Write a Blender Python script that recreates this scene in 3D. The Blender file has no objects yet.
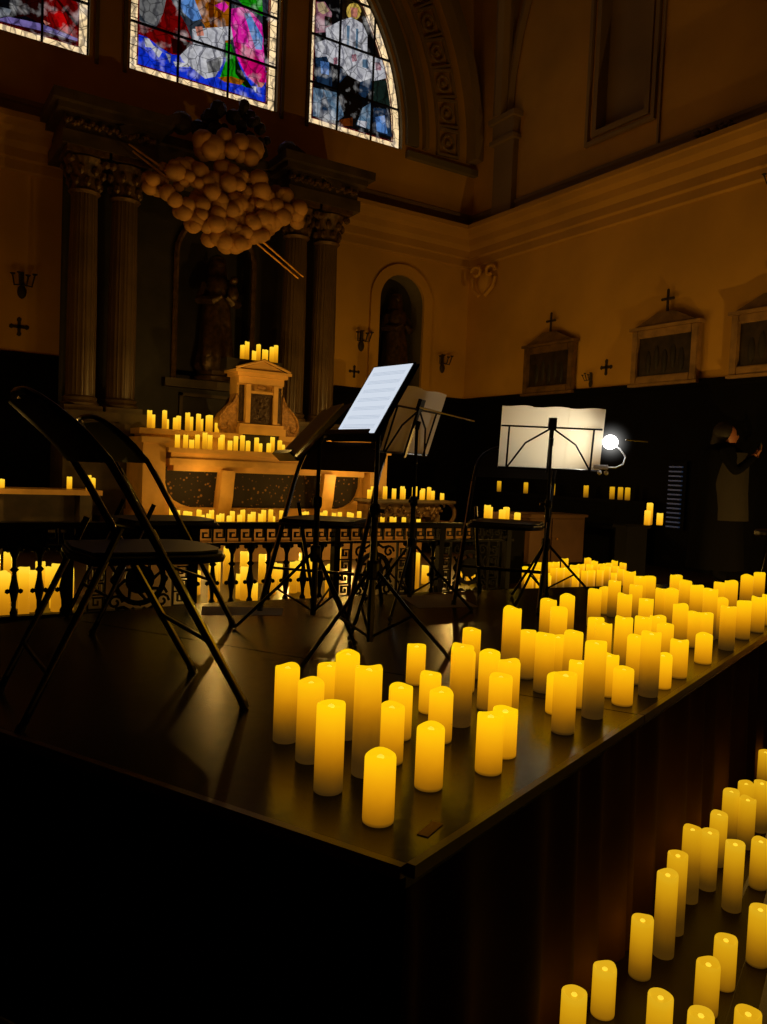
import bpy, bmesh, math, random
from mathutils import Vector, Matrix
random.seed(11)
PI = math.pi
SC = bpy.context.scene
COL = SC.collection
def lin(c):
    return tuple((x/12.92 if x <= .04045 else ((x+.055)/1.055)**2.4) for x in [v/255. for v in c])

# ------------------------------------------------------------------ positions (metres)
STAGE=[(0.895, 1.834, 0.194), (0.885, 1.683, 0.194), (0.84, 1.501, 0.196), (1.03, 1.86, 0.178), (1.046, 1.791, 0.224), (0.962, 1.549, 0.252), (1.174, 1.727, 0.141), (1.056, 1.589, 0.138), (0.856, 1.321, 0.142), (1.524, 2.161, 0.132), (1.383, 1.883, 0.113), (1.258, 1.662, 0.135), (1.05, 1.42, 0.14), (1.389, 1.747, 0.225), (1.744, 2.148, 0.171), (1.618, 2.017, 0.128), (1.562, 1.834, 0.175), (1.552, 1.734, 0.17), (1.443, 1.643, 0.161), (1.233, 1.433, 0.141), (1.34, 1.503, 0.12), (1.856, 2.072, 0.248), (1.93, 2.072, 0.163), (1.862, 1.912, 0.191), (1.992, 1.985, 0.16), (2.237, 2.291, 0.223), (2.159, 2.154, 0.221), (2.505, 2.454, 0.203), (1.985, 1.907, 0.19), (1.616, 1.574, 0.165), (1.728, 1.715, 0.116), (1.842, 1.739, 0.14), (1.801, 1.639, 0.224), (2.027, 1.786, 0.137), (1.992, 1.694, 0.115), (2.155, 1.728, 0.209), (2.285, 1.779, 0.116), (2.466, 1.852, 0.137), (2.758, 1.96, 0.117), (2.312, 1.978, 0.203), (2.245, 1.861, 0.166), (3.078, 2.186, 0.14), (3.088, 2.085, 0.187), (3.376, 2.202, 0.176), (3.609, 2.28, 0.168), (3.846, 2.375, 0.155), (2.919, 2.197, 0.186), (2.984, 2.18, 0.152), (2.398, 2.19, 0.158), (2.299, 2.062, 0.168), (2.821, 2.417, 0.2), (2.919, 2.379, 0.179), (2.905, 2.67, 0.179), (2.511, 2.056, 0.179), (2.64, 2.09, 0.169), (2.57, 1.998, 0.162), (3.446, 2.929, 0.214), (3.403, 2.821, 0.203), (3.563, 2.889, 0.189), (3.236, 2.843, 0.185), (3.247, 2.913, 0.138), (3.215, 2.688, 0.184), (3.246, 2.554, 0.185), (3.23, 2.487, 0.196), (3.63, 2.772, 0.209), (3.55, 2.652, 0.2), (3.486, 2.535, 0.195), (3.204, 2.258, 0.23), (3.687, 2.545, 0.2), (3.666, 2.469, 0.221), (4.041, 2.629, 0.214), (3.275, 2.252, 0.185), (4.426, 2.801, 0.195)]
FLOOR=[(1.481, 1.355, 0.179), (1.687, 1.44, 0.136), (1.696, 1.265, 0.156), (1.915, 1.506, 0.176), (2.064, 1.541, 0.26), (2.2, 1.609, 0.26), (2.411, 1.711, 0.26), (2.546, 1.736, 0.208), (2.738, 1.832, 0.201), (2.966, 1.937, 0.21), (2.976, 1.869, 0.198), (3.053, 1.929, 0.23), (3.172, 1.934, 0.208), (2.497, 1.603, 0.237), (2.724, 1.65, 0.173), (2.287, 1.372, 0.174), (2.093, 1.353, 0.146), (1.944, 1.304, 0.147), (1.735, 1.175, 0.15), (1.838, 1.116, 0.154), (3.73, 2.267, 0.151)]
ROWS={'tabernacle': [(3.57, 8.8, 0.167), (3.651, 8.86, 0.22), (3.716, 8.8, 0.116), (3.794, 8.86, 0.207), (3.844, 8.8, 0.146), (3.89, 8.86, 0.15), (3.937, 8.8, 0.187), (4.017, 8.86, 0.218)], 'upper': [(2.502, 8.72, 0.193), (2.555, 8.78, 0.153), (2.665, 8.72, 0.205), (2.706, 8.78, 0.117), (2.786, 8.72, 0.136), (2.841, 8.78, 0.158), (2.922, 8.72, 0.202), (2.98, 8.78, 0.158), (3.046, 8.72, 0.193), (3.096, 8.78, 0.144), (3.156, 8.72, 0.185), (3.207, 8.78, 0.194), (3.264, 8.72, 0.112), (3.322, 8.78, 0.137)], 'lower': [(2.708, 8.39, 0.138), (2.817, 8.45, 0.146), (2.864, 8.39, 0.096), (2.947, 8.45, 0.154), (3.008, 8.39, 0.178), (3.088, 8.45, 0.162), (3.186, 8.39, 0.136), (3.229, 8.45, 0.17), (3.296, 8.39, 0.111), (3.386, 8.45, 0.164), (3.44, 8.39, 0.176), (3.532, 8.45, 0.118), (3.608, 8.39, 0.16), (3.677, 8.45, 0.1), (3.758, 8.39, 0.104), (3.828, 8.45, 0.18), (3.892, 8.39, 0.144), (3.957, 8.45, 0.099), (4.551, 8.39, 0.153), (4.623, 8.45, 0.15), (4.693, 8.39, 0.132), (4.767, 8.45, 0.129), (4.833, 8.39, 0.139), (4.9, 8.45, 0.129)], 'base': [(2.52, 7.92, 0.158), (2.599, 7.98, 0.125), (2.664, 7.92, 0.119), (2.725, 7.98, 0.109), (2.802, 7.92, 0.135), (2.857, 7.98, 0.078), (2.906, 7.92, 0.093), (2.957, 7.98, 0.129), (3.014, 7.92, 0.083), (3.071, 7.98, 0.095), (3.128, 7.92, 0.073), (3.186, 7.98, 0.118), (3.244, 7.92, 0.085), (3.302, 7.98, 0.137), (3.361, 7.92, 0.097), (3.421, 7.98, 0.115), (3.481, 7.92, 0.098), (3.541, 7.98, 0.134), (3.597, 7.92, 0.143), (3.651, 7.98, 0.072), (3.725, 7.92, 0.133), (3.787, 7.98, 0.107), (3.991, 7.92, 0.119), (4.055, 7.98, 0.127), (4.198, 7.92, 0.12), (4.29, 7.98, 0.134), (4.37, 7.92, 0.115), (4.478, 7.98, 0.119), (4.565, 7.92, 0.124), (4.634, 7.98, 0.108), (4.698, 7.92, 0.137), (5.053, 7.98, 0.099), (5.146, 7.92, 0.104), (5.219, 7.98, 0.075), (5.317, 7.92, 0.068), (5.468, 7.98, 0.089), (5.529, 7.92, 0.05)], 'console': [(4.853, 7.97, 0.107), (4.938, 8.03, 0.144), (5.068, 7.97, 0.149), (5.233, 8.03, 0.123), (5.311, 7.97, 0.155), (5.368, 8.03, 0.126), (5.481, 7.97, 0.15), (5.538, 8.03, 0.159), (5.596, 7.97, 0.115), (5.654, 8.03, 0.133), (5.701, 7.97, 0.156), (5.799, 8.03, 0.108), (5.901, 7.97, 0.084)], 'pedestal': [(4.633, 5.57, 0.157), (4.706, 5.63, 0.134), (4.807, 5.57, 0.113), (4.907, 5.63, 0.137), (4.99, 5.57, 0.091)], 'three': [(6.239, 5.13, 0.139), (6.339, 5.19, 0.21), (6.418, 5.13, 0.115)], 'left': [(1.047, 8.57, 0.085), (1.681, 8.63, 0.123), (1.856, 8.57, 0.151), (1.911, 8.63, 0.12)], 'wall': [(7.5, 8.786, 0.15), (7.5, 8.231, 0.15), (7.5, 7.715, 0.15), (7.5, 7.132, 0.15), (7.5, 6.711, 0.15), (7.5, 6.584, 0.15), (7.5, 6.476, 0.15)]}
RAIL=[(0.671, 5.265, 0.26), (0.674, 5.449, 0.22), (0.696, 5.95, 0.3), (0.699, 6.071, 0.22), (0.706, 5.669, 0.22), (0.771, 5.222, 0.3), (0.792, 6.067, 0.3), (0.8, 5.506, 0.26), (0.834, 5.376, 0.26), (0.955, 5.796, 0.26), (0.976, 5.339, 0.3), (0.986, 5.449, 0.16), (1.013, 5.566, 0.16), (1.02, 5.824, 0.22), (1.055, 5.366, 0.22), (1.067, 5.995, 0.16), (1.129, 5.739, 0.22), (1.975, 5.258, 0.3), (2.013, 5.705, 0.18), (2.198, 5.79, 0.24), (2.253, 5.448, 0.18), (2.257, 5.378, 0.24), (2.279, 5.267, 0.14), (2.437, 5.83, 0.3), (2.437, 6.183, 0.3), (2.539, 6.045, 0.24), (2.54, 6.377, 0.24), (2.564, 5.575, 0.24), (2.612, 6.225, 0.24), (2.723, 6.128, 0.24), (2.735, 5.328, 0.3), (2.743, 5.581, 0.24), (2.79, 5.949, 0.18), (2.823, 5.613, 0.24), (2.897, 5.627, 0.14), (2.91, 5.309, 0.24), (3.028, 6.076, 0.18), (3.07, 5.952, 0.24), (3.107, 6.157, 0.24), (3.204, 5.822, 0.18), (3.281, 6.244, 0.3), (3.484, 6.223, 0.3), (3.541, 6.352, 0.3), (3.838, 5.504, 0.3), (3.937, 5.333, 0.16), (4.078, 5.705, 0.16), (4.119, 5.586, 0.3), (4.522, 5.783, 0.14), (4.569, 5.695, 0.14), (4.638, 5.679, 0.14), (4.825, 6.118, 0.14), (4.874, 5.964, 0.14), (5.093, 5.947, 0.12)]
FIELD=[(4.66, 5.004, 0.14), (4.754, 4.986, 0.11), (4.842, 4.985, 0.14), (4.928, 5.001, 0.2), (5.017, 5.004, 0.2), (5.103, 5.004, 0.2), (5.191, 5.001, 0.14), (5.284, 4.983, 0.17), (5.375, 4.987, 0.17), (5.478, 4.984, 0.17), (5.56, 4.976, 0.2), (5.644, 4.976, 0.14), (5.744, 4.975, 0.17), (5.828, 4.989, 0.11), (4.72, 5.093, 0.14), (4.817, 5.094, 0.18), (4.911, 5.099, 0.21), (5.011, 5.111, 0.14), (5.089, 5.089, 0.18), (5.181, 5.095, 0.18), (5.278, 5.086, 0.18), (5.366, 5.107, 0.21), (5.447, 5.085, 0.21), (5.537, 5.112, 0.21), (5.629, 5.085, 0.18), (5.723, 5.106, 0.21), (5.818, 5.111, 0.18), (5.908, 5.105, 0.21), (4.8, 5.214, 0.19), (4.886, 5.205, 0.22), (4.979, 5.224, 0.22), (5.081, 5.209, 0.22), (5.177, 5.232, 0.22), (5.269, 5.218, 0.25), (5.368, 5.207, 0.19), (5.453, 5.208, 0.19), (5.548, 5.206, 0.25), (5.637, 5.207, 0.22), (5.733, 5.206, 0.19), (5.817, 5.224, 0.19), (5.914, 5.209, 0.22), (6.01, 5.218, 0.19)]
W2=[('blue', [(2.593, 6.787), (2.606, 6.262), (4.331, 6.243), (4.282, 7.514), (2.585, 7.093)]), ('grey', [(2.607, 6.947), (2.976, 7.177), (2.983, 6.917), (2.907, 6.721), (2.705, 6.747), (2.65, 6.806)]), ('red', [(2.613, 6.73), (2.617, 6.563), (2.736, 6.562), (2.9, 6.495), (3.052, 6.45), (3.294, 6.51), (3.311, 6.676), (3.221, 6.862), (3.134, 6.966), (2.977, 7.151), (2.929, 6.899), (2.84, 6.686)]), ('darkred', [(3.033, 6.642), (3.283, 6.668), (3.282, 6.52), (3.065, 6.467)]), ('gold', [(3.209, 7.257), (3.78, 7.454), (3.802, 6.83), (3.568, 6.743), (3.446, 6.935), (3.358, 7.013)]), ('orange', [(3.496, 7.194), (3.52, 7.337), (3.563, 7.352), (3.582, 6.788), (3.537, 6.801)]), ('orange', [(3.606, 7.367), (3.65, 7.381), (3.669, 6.802), (3.631, 6.804)]), ('paleblue', [(3.106, 7.142), (3.294, 7.233), (3.421, 6.994), (3.304, 6.929), (3.175, 6.993)]), ('white', [(3.292, 6.831), (3.505, 6.913), (3.766, 7.016), (3.981, 7.052), (3.955, 6.927), (3.727, 6.828), (3.717, 6.699), (3.312, 6.663)]), ('skin', [(3.334, 6.871), (3.424, 6.906), (3.451, 6.801), (3.36, 6.767)]), ('white', [(3.29, 6.643), (3.717, 6.693), (3.699, 6.523), (3.611, 6.346), (3.482, 6.282), (3.321, 6.357), (3.192, 6.412), (3.149, 6.466)]), ('grey', [(3.49, 6.488), (3.69, 6.63), (3.667, 6.431), (3.523, 6.362)]), ('green', [(3.737, 6.809), (3.809, 6.804), (3.933, 6.537), (4.123, 6.341), (4.001, 6.334), (3.832, 6.397), (3.67, 6.344), (3.746, 6.537)]), ('darkgreen', [(3.867, 6.684), (3.996, 6.472), (4.123, 6.341), (4.031, 6.329), (3.875, 6.465)]), ('green', [(3.78, 7.454), (4.201, 7.598), (4.228, 7.286), (3.965, 7.329)]), ('pink', [(3.788, 7.237), (3.965, 7.324), (4.089, 7.282), (4.217, 7.184), (4.256, 6.971), (4.189, 6.669), (4.306, 6.477), (4.183, 6.4), (4.026, 6.481), (3.898, 6.66), (3.847, 6.816), (3.794, 7.047)]), ('magenta', [(3.846, 6.857), (4.105, 6.84), (4.302, 6.59), (4.29, 6.467), (4.167, 6.41), (3.994, 6.527)]), ('pink', [(3.568, 7.205), (3.697, 7.302), (3.757, 7.254), (3.701, 7.167)]), ('skin', [(4.182, 6.442), (4.291, 6.459), (4.246, 6.39), (4.184, 6.38)]), ('paleblue', [(3.968, 7.242), (4.044, 7.267), (4.238, 7.022), (4.229, 6.864), (4.142, 6.846), (4.069, 6.997)]), ('black', [(4.219, 7.297), (4.294, 7.293), (4.314, 6.763), (4.262, 6.804)]), ('white', [(2.705, 6.539), (2.764, 6.545), (2.819, 6.483), (2.929, 6.438), (2.89, 6.356), (2.793, 6.449), (2.726, 6.436)]), ('white', [(2.97, 6.438), (3.039, 6.432), (3.028, 6.336)]), ('white', [(3.068, 6.367), (3.291, 6.407), (3.265, 6.353), (3.097, 6.317)]), ('gold', [(3.64, 6.341), (3.816, 6.406), (3.998, 6.403), (3.955, 6.335), (3.73, 6.312)]), ('white', [(4.098, 6.367), (4.169, 6.376), (4.162, 6.301)])]
W3=[('slate', [(4.928, 7.855), (4.996, 6.24), (6.314, 6.249), (6.255, 6.872), (6.04, 7.463), (5.81, 7.904), (5.648, 8.103)]), ('rose', [(4.945, 7.718), (5.121, 7.778), (5.235, 7.671), (5.234, 7.421), (4.962, 7.314)]), ('cream', [(5.004, 7.718), (5.098, 7.77), (5.198, 7.679), (5.105, 7.607), (5.032, 7.624)]), ('brown', [(5.129, 7.595), (5.237, 7.61), (5.23, 7.503), (5.135, 7.462)]), ('green2', [(4.986, 7.312), (5.117, 7.332), (5.073, 7.236), (4.991, 7.2)]), ('brown', [(5.332, 7.953), (5.65, 8.062), (5.791, 7.77), (5.719, 7.682), (5.372, 7.612)]), ('halo', [(5.694, 7.84), (5.679, 7.778), (5.639, 7.72), (5.58, 7.686), (5.522, 7.682), (5.476, 7.709), (5.459, 7.76), (5.469, 7.82), (5.508, 7.877), (5.567, 7.913), (5.624, 7.92), (5.671, 7.893)]), ('skin', [(5.522, 7.84), (5.634, 7.866), (5.635, 7.74), (5.541, 7.709)]), ('white', [(5.377, 7.613), (5.541, 7.713), (5.719, 7.682), (5.807, 7.557), (5.818, 7.319), (5.584, 7.322), (5.166, 7.306), (5.148, 7.435)]), ('bluegrey', [(5.472, 7.582), (5.522, 7.587), (5.521, 7.323), (5.484, 7.322)]), ('bluegrey', [(5.622, 7.588), (5.66, 7.589), (5.66, 7.324), (5.622, 7.323)]), ('white', [(5.003, 7.193), (5.166, 7.296), (5.89, 7.32), (6.134, 7.274), (6.144, 7.06), (5.934, 6.956), (5.719, 6.883), (5.54, 6.916), (5.424, 7.009), (5.276, 7.007), (5.01, 7.02)]), ('rose', [(5.564, 7.21), (5.638, 7.243), (5.655, 7.152), (5.581, 7.119)]), ('rose', [(5.947, 7.219), (6.038, 7.246), (6.056, 7.143), (5.965, 7.116)]), ('rose', [(5.285, 7.083), (5.345, 7.112), (5.349, 7.018), (5.289, 7.0)]), ('bluegrey', [(5.742, 7.2), (5.818, 7.223), (5.849, 7.103), (5.747, 7.094)]), ('steel', [(5.011, 7.0), (5.181, 7.072), (5.27, 6.869), (5.279, 6.683), (5.05, 6.649)]), ('paleblue', [(5.084, 6.981), (5.216, 6.999), (5.223, 6.835), (5.103, 6.82)]), ('steel', [(5.363, 6.981), (5.475, 6.972), (5.508, 6.801), (5.361, 6.77)]), ('bluegrey', [(4.993, 6.602), (5.347, 6.635), (5.491, 6.361), (5.384, 6.259), (5.001, 6.227)]), ('steel', [(5.147, 6.625), (5.214, 6.497), (5.261, 6.258), (5.092, 6.224)]), ('black', [(5.362, 6.738), (5.503, 6.916), (5.719, 6.883), (5.768, 6.65), (5.71, 6.372), (5.479, 6.347)]), ('steel', [(5.719, 6.883), (5.894, 6.987), (5.913, 6.863), (5.794, 6.657), (5.701, 6.717)]), ('green2', [(5.896, 6.945), (6.141, 7.026), (6.24, 6.648), (5.922, 6.671)]), ('bluegrey', [(5.773, 6.544), (5.898, 6.643), (5.915, 6.279), (5.683, 6.284)]), ('steel', [(5.952, 6.592), (6.187, 6.634), (6.292, 6.265), (5.968, 6.271)]), ('paleblue', [(5.984, 6.471), (6.139, 6.534), (6.205, 6.287), (6.02, 6.284)]), ('white', [(5.706, 6.354), (5.859, 6.373), (5.837, 6.28), (5.696, 6.287)]), ('orange', [(5.407, 6.28), (5.616, 6.369), (5.622, 6.25), (5.406, 6.201)])]
W1=[('navy', [(0.5, 6.501), (0.504, 6.154), (1.132, 6.245), (1.303, 6.28), (1.56, 6.32), (1.67, 6.327), (1.563, 6.878)]), ('whitegrey', [(0.974, 6.366), (1.13, 6.377), (1.25, 6.389), (1.223, 6.321), (1.131, 6.263), (0.976, 6.243)]), ('darkred', [(1.344, 6.604), (1.566, 6.68), (1.573, 6.325), (1.395, 6.366), (1.289, 6.317)]), ('red', [(1.566, 6.68), (1.96, 6.815), (1.972, 6.285), (1.897, 6.283), (1.712, 6.312), (1.573, 6.36)]), ('redlight', [(1.639, 6.518), (1.778, 6.536), (1.837, 6.41), (1.897, 6.298), (1.712, 6.355)]), ('darkred', [(1.691, 6.665), (1.719, 6.675), (1.951, 6.461), (1.952, 6.41)]), ('lilac', [(0.503, 6.208), (1.132, 6.252), (1.21, 6.298), (1.559, 6.334), (1.969, 6.291), (1.972, 6.263), (1.561, 6.256), (1.132, 6.224), (0.504, 6.154)]), ('skin', [(1.572, 6.382), (1.649, 6.363), (1.601, 6.326)])]
# ------------------------------------------------------------------ materials
def newmat(name):
    m = bpy.data.materials.new(name); m.use_nodes = True
    nt = m.node_tree
    for n in list(nt.nodes):
        if n.type not in ('OUTPUT_MATERIAL', 'BSDF_PRINCIPLED'): nt.nodes.remove(n)
    return m, nt, nt.nodes['Principled BSDF'], nt.nodes['Material Output']
def pm(name, col, rough=.6, metal=0., var=.0, scale=6., bump=0., emit=None, es=0., coat=0.):
    """principled material with noise variation of colour and optional bump"""
    m, nt, b, o = newmat(name)
    c = lin(col); N = nt.nodes; L = nt.links
    b.inputs['Roughness'].default_value = rough; b.inputs['Metallic'].default_value = metal
    b.inputs['Coat Weight'].default_value = coat
    tc = N.new('ShaderNodeTexCoord'); nz = N.new('ShaderNodeTexNoise')
    nz.inputs['Scale'].default_value = scale; nz.inputs['Detail'].default_value = 5
    L.new(tc.outputs['Object'], nz.inputs['Vector'])
    r = N.new('ShaderNodeValToRGB'); L.new(nz.outputs['Fac'], r.inputs['Fac'])
    r.color_ramp.elements[0].position = .3; r.color_ramp.elements[1].position = .7
    r.color_ramp.elements[0].color = (*[x*(1-var) for x in c], 1); r.color_ramp.elements[1].color = (*[min(1, x*(1+var)) for x in c], 1)
    L.new(r.outputs['Color'], b.inputs['Base Color'])
    if bump:
        bp = N.new('ShaderNodeBump'); bp.inputs['Strength'].default_value = bump; bp.inputs['Distance'].default_value = .02
        L.new(nz.outputs['Fac'], bp.inputs['Height']); L.new(bp.outputs['Normal'], b.inputs['Normal'])
    if emit:
        b.inputs['Emission Color'].default_value = (*lin(emit), 1); b.inputs['Emission Strength'].default_value = es
    return m
def wall_mat(name, col):
    m, nt, b, o = newmat(name); N = nt.nodes; L = nt.links; c = lin(col)
    tc = N.new('ShaderNodeTexCoord')
    n1 = N.new('ShaderNodeTexNoise'); n1.inputs['Scale'].default_value = .8; n1.inputs['Detail'].default_value = 7
    n2 = N.new('ShaderNodeTexNoise'); n2.inputs['Scale'].default_value = 14; n2.inputs['Detail'].default_value = 4
    for n in (n1, n2): L.new(tc.outputs['Object'], n.inputs['Vector'])
    r = N.new('ShaderNodeValToRGB'); r.color_ramp.elements[0].position = .32; r.color_ramp.elements[1].position = .62
    r.color_ramp.elements[0].color = (*[x*.72 for x in c], 1); r.color_ramp.elements[1].color = (*c, 1)
    L.new(n1.outputs['Fac'], r.inputs['Fac'])
    L.new(r.outputs['Color'], b.inputs['Base Color']); b.inputs['Roughness'].default_value = .85
    bp = N.new('ShaderNodeBump'); bp.inputs['Strength'].default_value = .15; bp.inputs['Distance'].default_value = .01
    L.new(n2.outputs['Fac'], bp.inputs['Height']); L.new(bp.outputs['Normal'], b.inputs['Normal'])
    return m
def candle_mat(name, stops, strength):
    """wax that glows most near the LED at the top and dies off toward the base (attribute glow = metres below the rim)"""
    m, nt, b, o = newmat(name); N = nt.nodes; L = nt.links
    at = N.new('ShaderNodeAttribute'); at.attribute_name = 'glow'
    tc = N.new('ShaderNodeTexCoord'); nz = N.new('ShaderNodeTexNoise'); nz.inputs['Scale'].default_value = 22; L.new(tc.outputs['Object'], nz.inputs['Vector'])
    oi = N.new('ShaderNodeObjectInfo')
    ad = N.new('ShaderNodeMath'); ad.operation = 'MULTIPLY_ADD'; L.new(nz.outputs['Fac'], ad.inputs[0]); ad.inputs[1].default_value = .06
    L.new(at.outputs['Fac'], ad.inputs[2])
    a2 = N.new('ShaderNodeMath'); a2.operation = 'MULTIPLY_ADD'; L.new(oi.outputs['Random'], a2.inputs[0]); a2.inputs[1].default_value = .10
    L.new(ad.outputs[0], a2.inputs[2])
    r = N.new('ShaderNodeValToRGB'); L.new(a2.outputs[0], r.inputs['Fac']); r.color_ramp.interpolation = 'B_SPLINE'
    e = r.color_ramp.elements
    e[0].position = stops[0][0]; e[0].color = (*lin(stops[0][1]), 1); e[1].position = stops[-1][0]; e[1].color = (*lin(stops[-1][1]), 1)
    for p, c in stops[1:-1]: x = e.new(p); x.color = (*lin(c), 1)
    b.inputs['Base Color'].default_value = (.05, .025, .004, 1); b.inputs['Roughness'].default_value = .5
    L.new(r.outputs['Color'], b.inputs['Emission Color']); b.inputs['Emission Strength'].default_value = strength
    return m
def speckle_mat(name, base, spot, scale):
    m, nt, b, o = newmat(name); N = nt.nodes; L = nt.links
    tc = N.new('ShaderNodeTexCoord'); v = N.new('ShaderNodeTexVoronoi'); v.inputs['Scale'].default_value = scale
    nz = N.new('ShaderNodeTexNoise'); nz.inputs['Scale'].default_value = scale*.5; nz.inputs['Detail'].default_value = 6
    for n in (v, nz): L.new(tc.outputs['Object'], n.inputs['Vector'])
    mx = N.new('ShaderNodeMath'); mx.operation = 'SUBTRACT'; L.new(nz.outputs['Fac'], mx.inputs[0]); L.new(v.outputs['Distance'], mx.inputs[1])
    r = N.new('ShaderNodeValToRGB'); L.new(mx.outputs[0], r.inputs['Fac'])
    r.color_ramp.elements[0].position = .22; r.color_ramp.elements[0].color = (*lin(base), 1)
    r.color_ramp.elements[1].position = .42; r.color_ramp.elements[1].color = (*lin(spot), 1)
    L.new(r.outputs['Color'], b.inputs['Base Color']); b.inputs['Roughness'].default_value = .75
    return m
def glass_mat():
    m, nt, b, o = newmat('stained_glass'); N = nt.nodes; L = nt.links
    at = N.new('ShaderNodeAttribute'); at.attribute_name = 'Col'
    tc = N.new('ShaderNodeTexCoord')
    v = N.new('ShaderNodeTexVoronoi'); v.feature = 'DISTANCE_TO_EDGE'; v.inputs['Scale'].default_value = 6.5
    nz = N.new('ShaderNodeTexNoise'); nz.inputs['Scale'].default_value = 9; nz.inputs['Detail'].default_value = 6; nz.inputs['Roughness'].default_value = .7
    for n in (v, nz): L.new(tc.outputs['Object'], n.inputs['Vector'])
    r = N.new('ShaderNodeValToRGB'); L.new(v.outputs['Distance'], r.inputs['Fac'])
    r.color_ramp.elements[0].position = .01; r.color_ramp.elements[0].color = (.3, .3, .3, 1)
    r.color_ramp.elements[1].position = .035; r.color_ramp.elements[1].color = (1, 1, 1, 1)
    r2 = N.new('ShaderNodeValToRGB'); L.new(nz.outputs['Fac'], r2.inputs['Fac'])
    r2.color_ramp.elements[0].position = .3; r2.color_ramp.elements[0].color = (.55, .55, .55, 1)
    r2.color_ramp.elements[1].position = .6; r2.color_ramp.elements[1].color = (1.15, 1.15, 1.15, 1)
    wv = N.new('ShaderNodeTexWave'); wv.inputs['Scale'].default_value = 2.2; wv.inputs['Distortion'].default_value = 7; wv.inputs['Detail'].default_value = 4; wv.inputs['Detail Scale'].default_value = 2.2
    L.new(tc.outputs['Object'], wv.inputs['Vector'])
    r3 = N.new('ShaderNodeValToRGB'); L.new(wv.outputs['Fac'], r3.inputs['Fac'])
    r3.color_ramp.elements[0].position = .05; r3.color_ramp.elements[0].color = (.42, .42, .46, 1); r3.color_ramp.elements[1].position = .3; r3.color_ramp.elements[1].color = (1, 1, 1, 1)
    m3 = N.new('ShaderNodeMix'); m3.data_type = 'RGBA'; m3.blend_type = 'MULTIPLY'; m3.inputs['Factor'].default_value = 1
    nm = N.new('ShaderNodeTexNoise'); nm.inputs['Scale'].default_value = 6; nm.inputs['Detail'].default_value = 3; L.new(tc.outputs['Object'], nm.inputs['Vector'])
    r4 = N.new('ShaderNodeValToRGB'); L.new(nm.outputs['Fac'], r4.inputs['Fac']); r4.color_ramp.elements[0].position = .52; r4.color_ramp.elements[0].color = (0, 0, 0, 1); r4.color_ramp.elements[1].position = .75; r4.color_ramp.elements[1].color = (.4, .4, .4, 1)
    m4 = N.new('ShaderNodeMix'); m4.data_type = 'RGBA'; m4.blend_type = 'MIX'; L.new(r4.outputs['Color'], m4.inputs['Factor']); m4.inputs['B'].default_value = (.8, .78, .76, 1)
    L.new(at.outputs['Color'], m4.inputs['A']); L.new(m4.outputs['Result'], m3.inputs['A']); L.new(r3.outputs['Color'], m3.inputs['B'])
    m1 = N.new('ShaderNodeMix'); m1.data_type = 'RGBA'; m1.blend_type = 'MULTIPLY'; m1.inputs['Factor'].default_value = 1
    m2 = N.new('ShaderNodeMix'); m2.data_type = 'RGBA'; m2.blend_type = 'MULTIPLY'; m2.inputs['Factor'].default_value = 1
    L.new(m3.outputs['Result'], m1.inputs['A']); L.new(r.outputs['Color'], m1.inputs['B'])
    L.new(m1.outputs['Result'], m2.inputs['A']); L.new(r2.outputs['Color'], m2.inputs['B'])
    b.inputs['Base Color'].default_value = (.01, .01, .01, 1); b.inputs['Roughness'].default_value = .3
    L.new(m2.outputs['Result'], b.inputs['Emission Color']); b.inputs['Emission Strength'].default_value = 1.0
    return m
def stage_mat():
    m, nt, b, o = newmat('stage_deck_boards'); N = nt.nodes; L = nt.links
    tc = N.new('ShaderNodeTexCoord'); nz = N.new('ShaderNodeTexNoise'); nz.inputs['Scale'].default_value = 3; nz.inputs['Detail'].default_value = 8
    n2 = N.new('ShaderNodeTexNoise'); n2.inputs['Scale'].default_value = 26; n2.inputs['Detail'].default_value = 3
    for n in (nz, n2): L.new(tc.outputs['Object'], n.inputs['Vector'])
    r = N.new('ShaderNodeValToRGB'); L.new(nz.outputs['Fac'], r.inputs['Fac'])
    r.color_ramp.elements[0].color = (.0015, .001, .0008, 1); r.color_ramp.elements[1].color = (.006, .004, .0025, 1)
    L.new(r.outputs['Color'], b.inputs['Base Color'])
    rr = N.new('ShaderNodeMapRange'); L.new(nz.outputs['Fac'], rr.inputs['Value']); rr.inputs['To Min'].default_value = .15; rr.inputs['To Max'].default_value = .30
    L.new(rr.outputs[0], b.inputs['Roughness'])
    bp = N.new('ShaderNodeBump'); bp.inputs['Strength'].default_value = .2; bp.inputs['Distance'].default_value = .004
    L.new(n2.outputs['Fac'], bp.inputs['Height']); L.new(bp.outputs['Normal'], b.inputs['Normal'])
    b.inputs['Specular IOR Level'].default_value = .24
    return m
def paper_mat(name, col, trans, emit=0):
    m, nt, b, o = newmat(name); N = nt.nodes; L = nt.links
    b.inputs['Base Color'].default_value = (*lin(col), 1); b.inputs['Roughness'].default_value = .8
    t = N.new('ShaderNodeBsdfTranslucent'); t.inputs['Color'].default_value = (*lin(col), 1)
    mx = N.new('ShaderNodeMixShader'); mx.inputs['Fac'].default_value = trans
    L.new(b.outputs[0], mx.inputs[1]); L.new(t.outputs[0], mx.inputs[2]); L.new(mx.outputs[0], o.inputs['Surface'])
    return m
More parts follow.
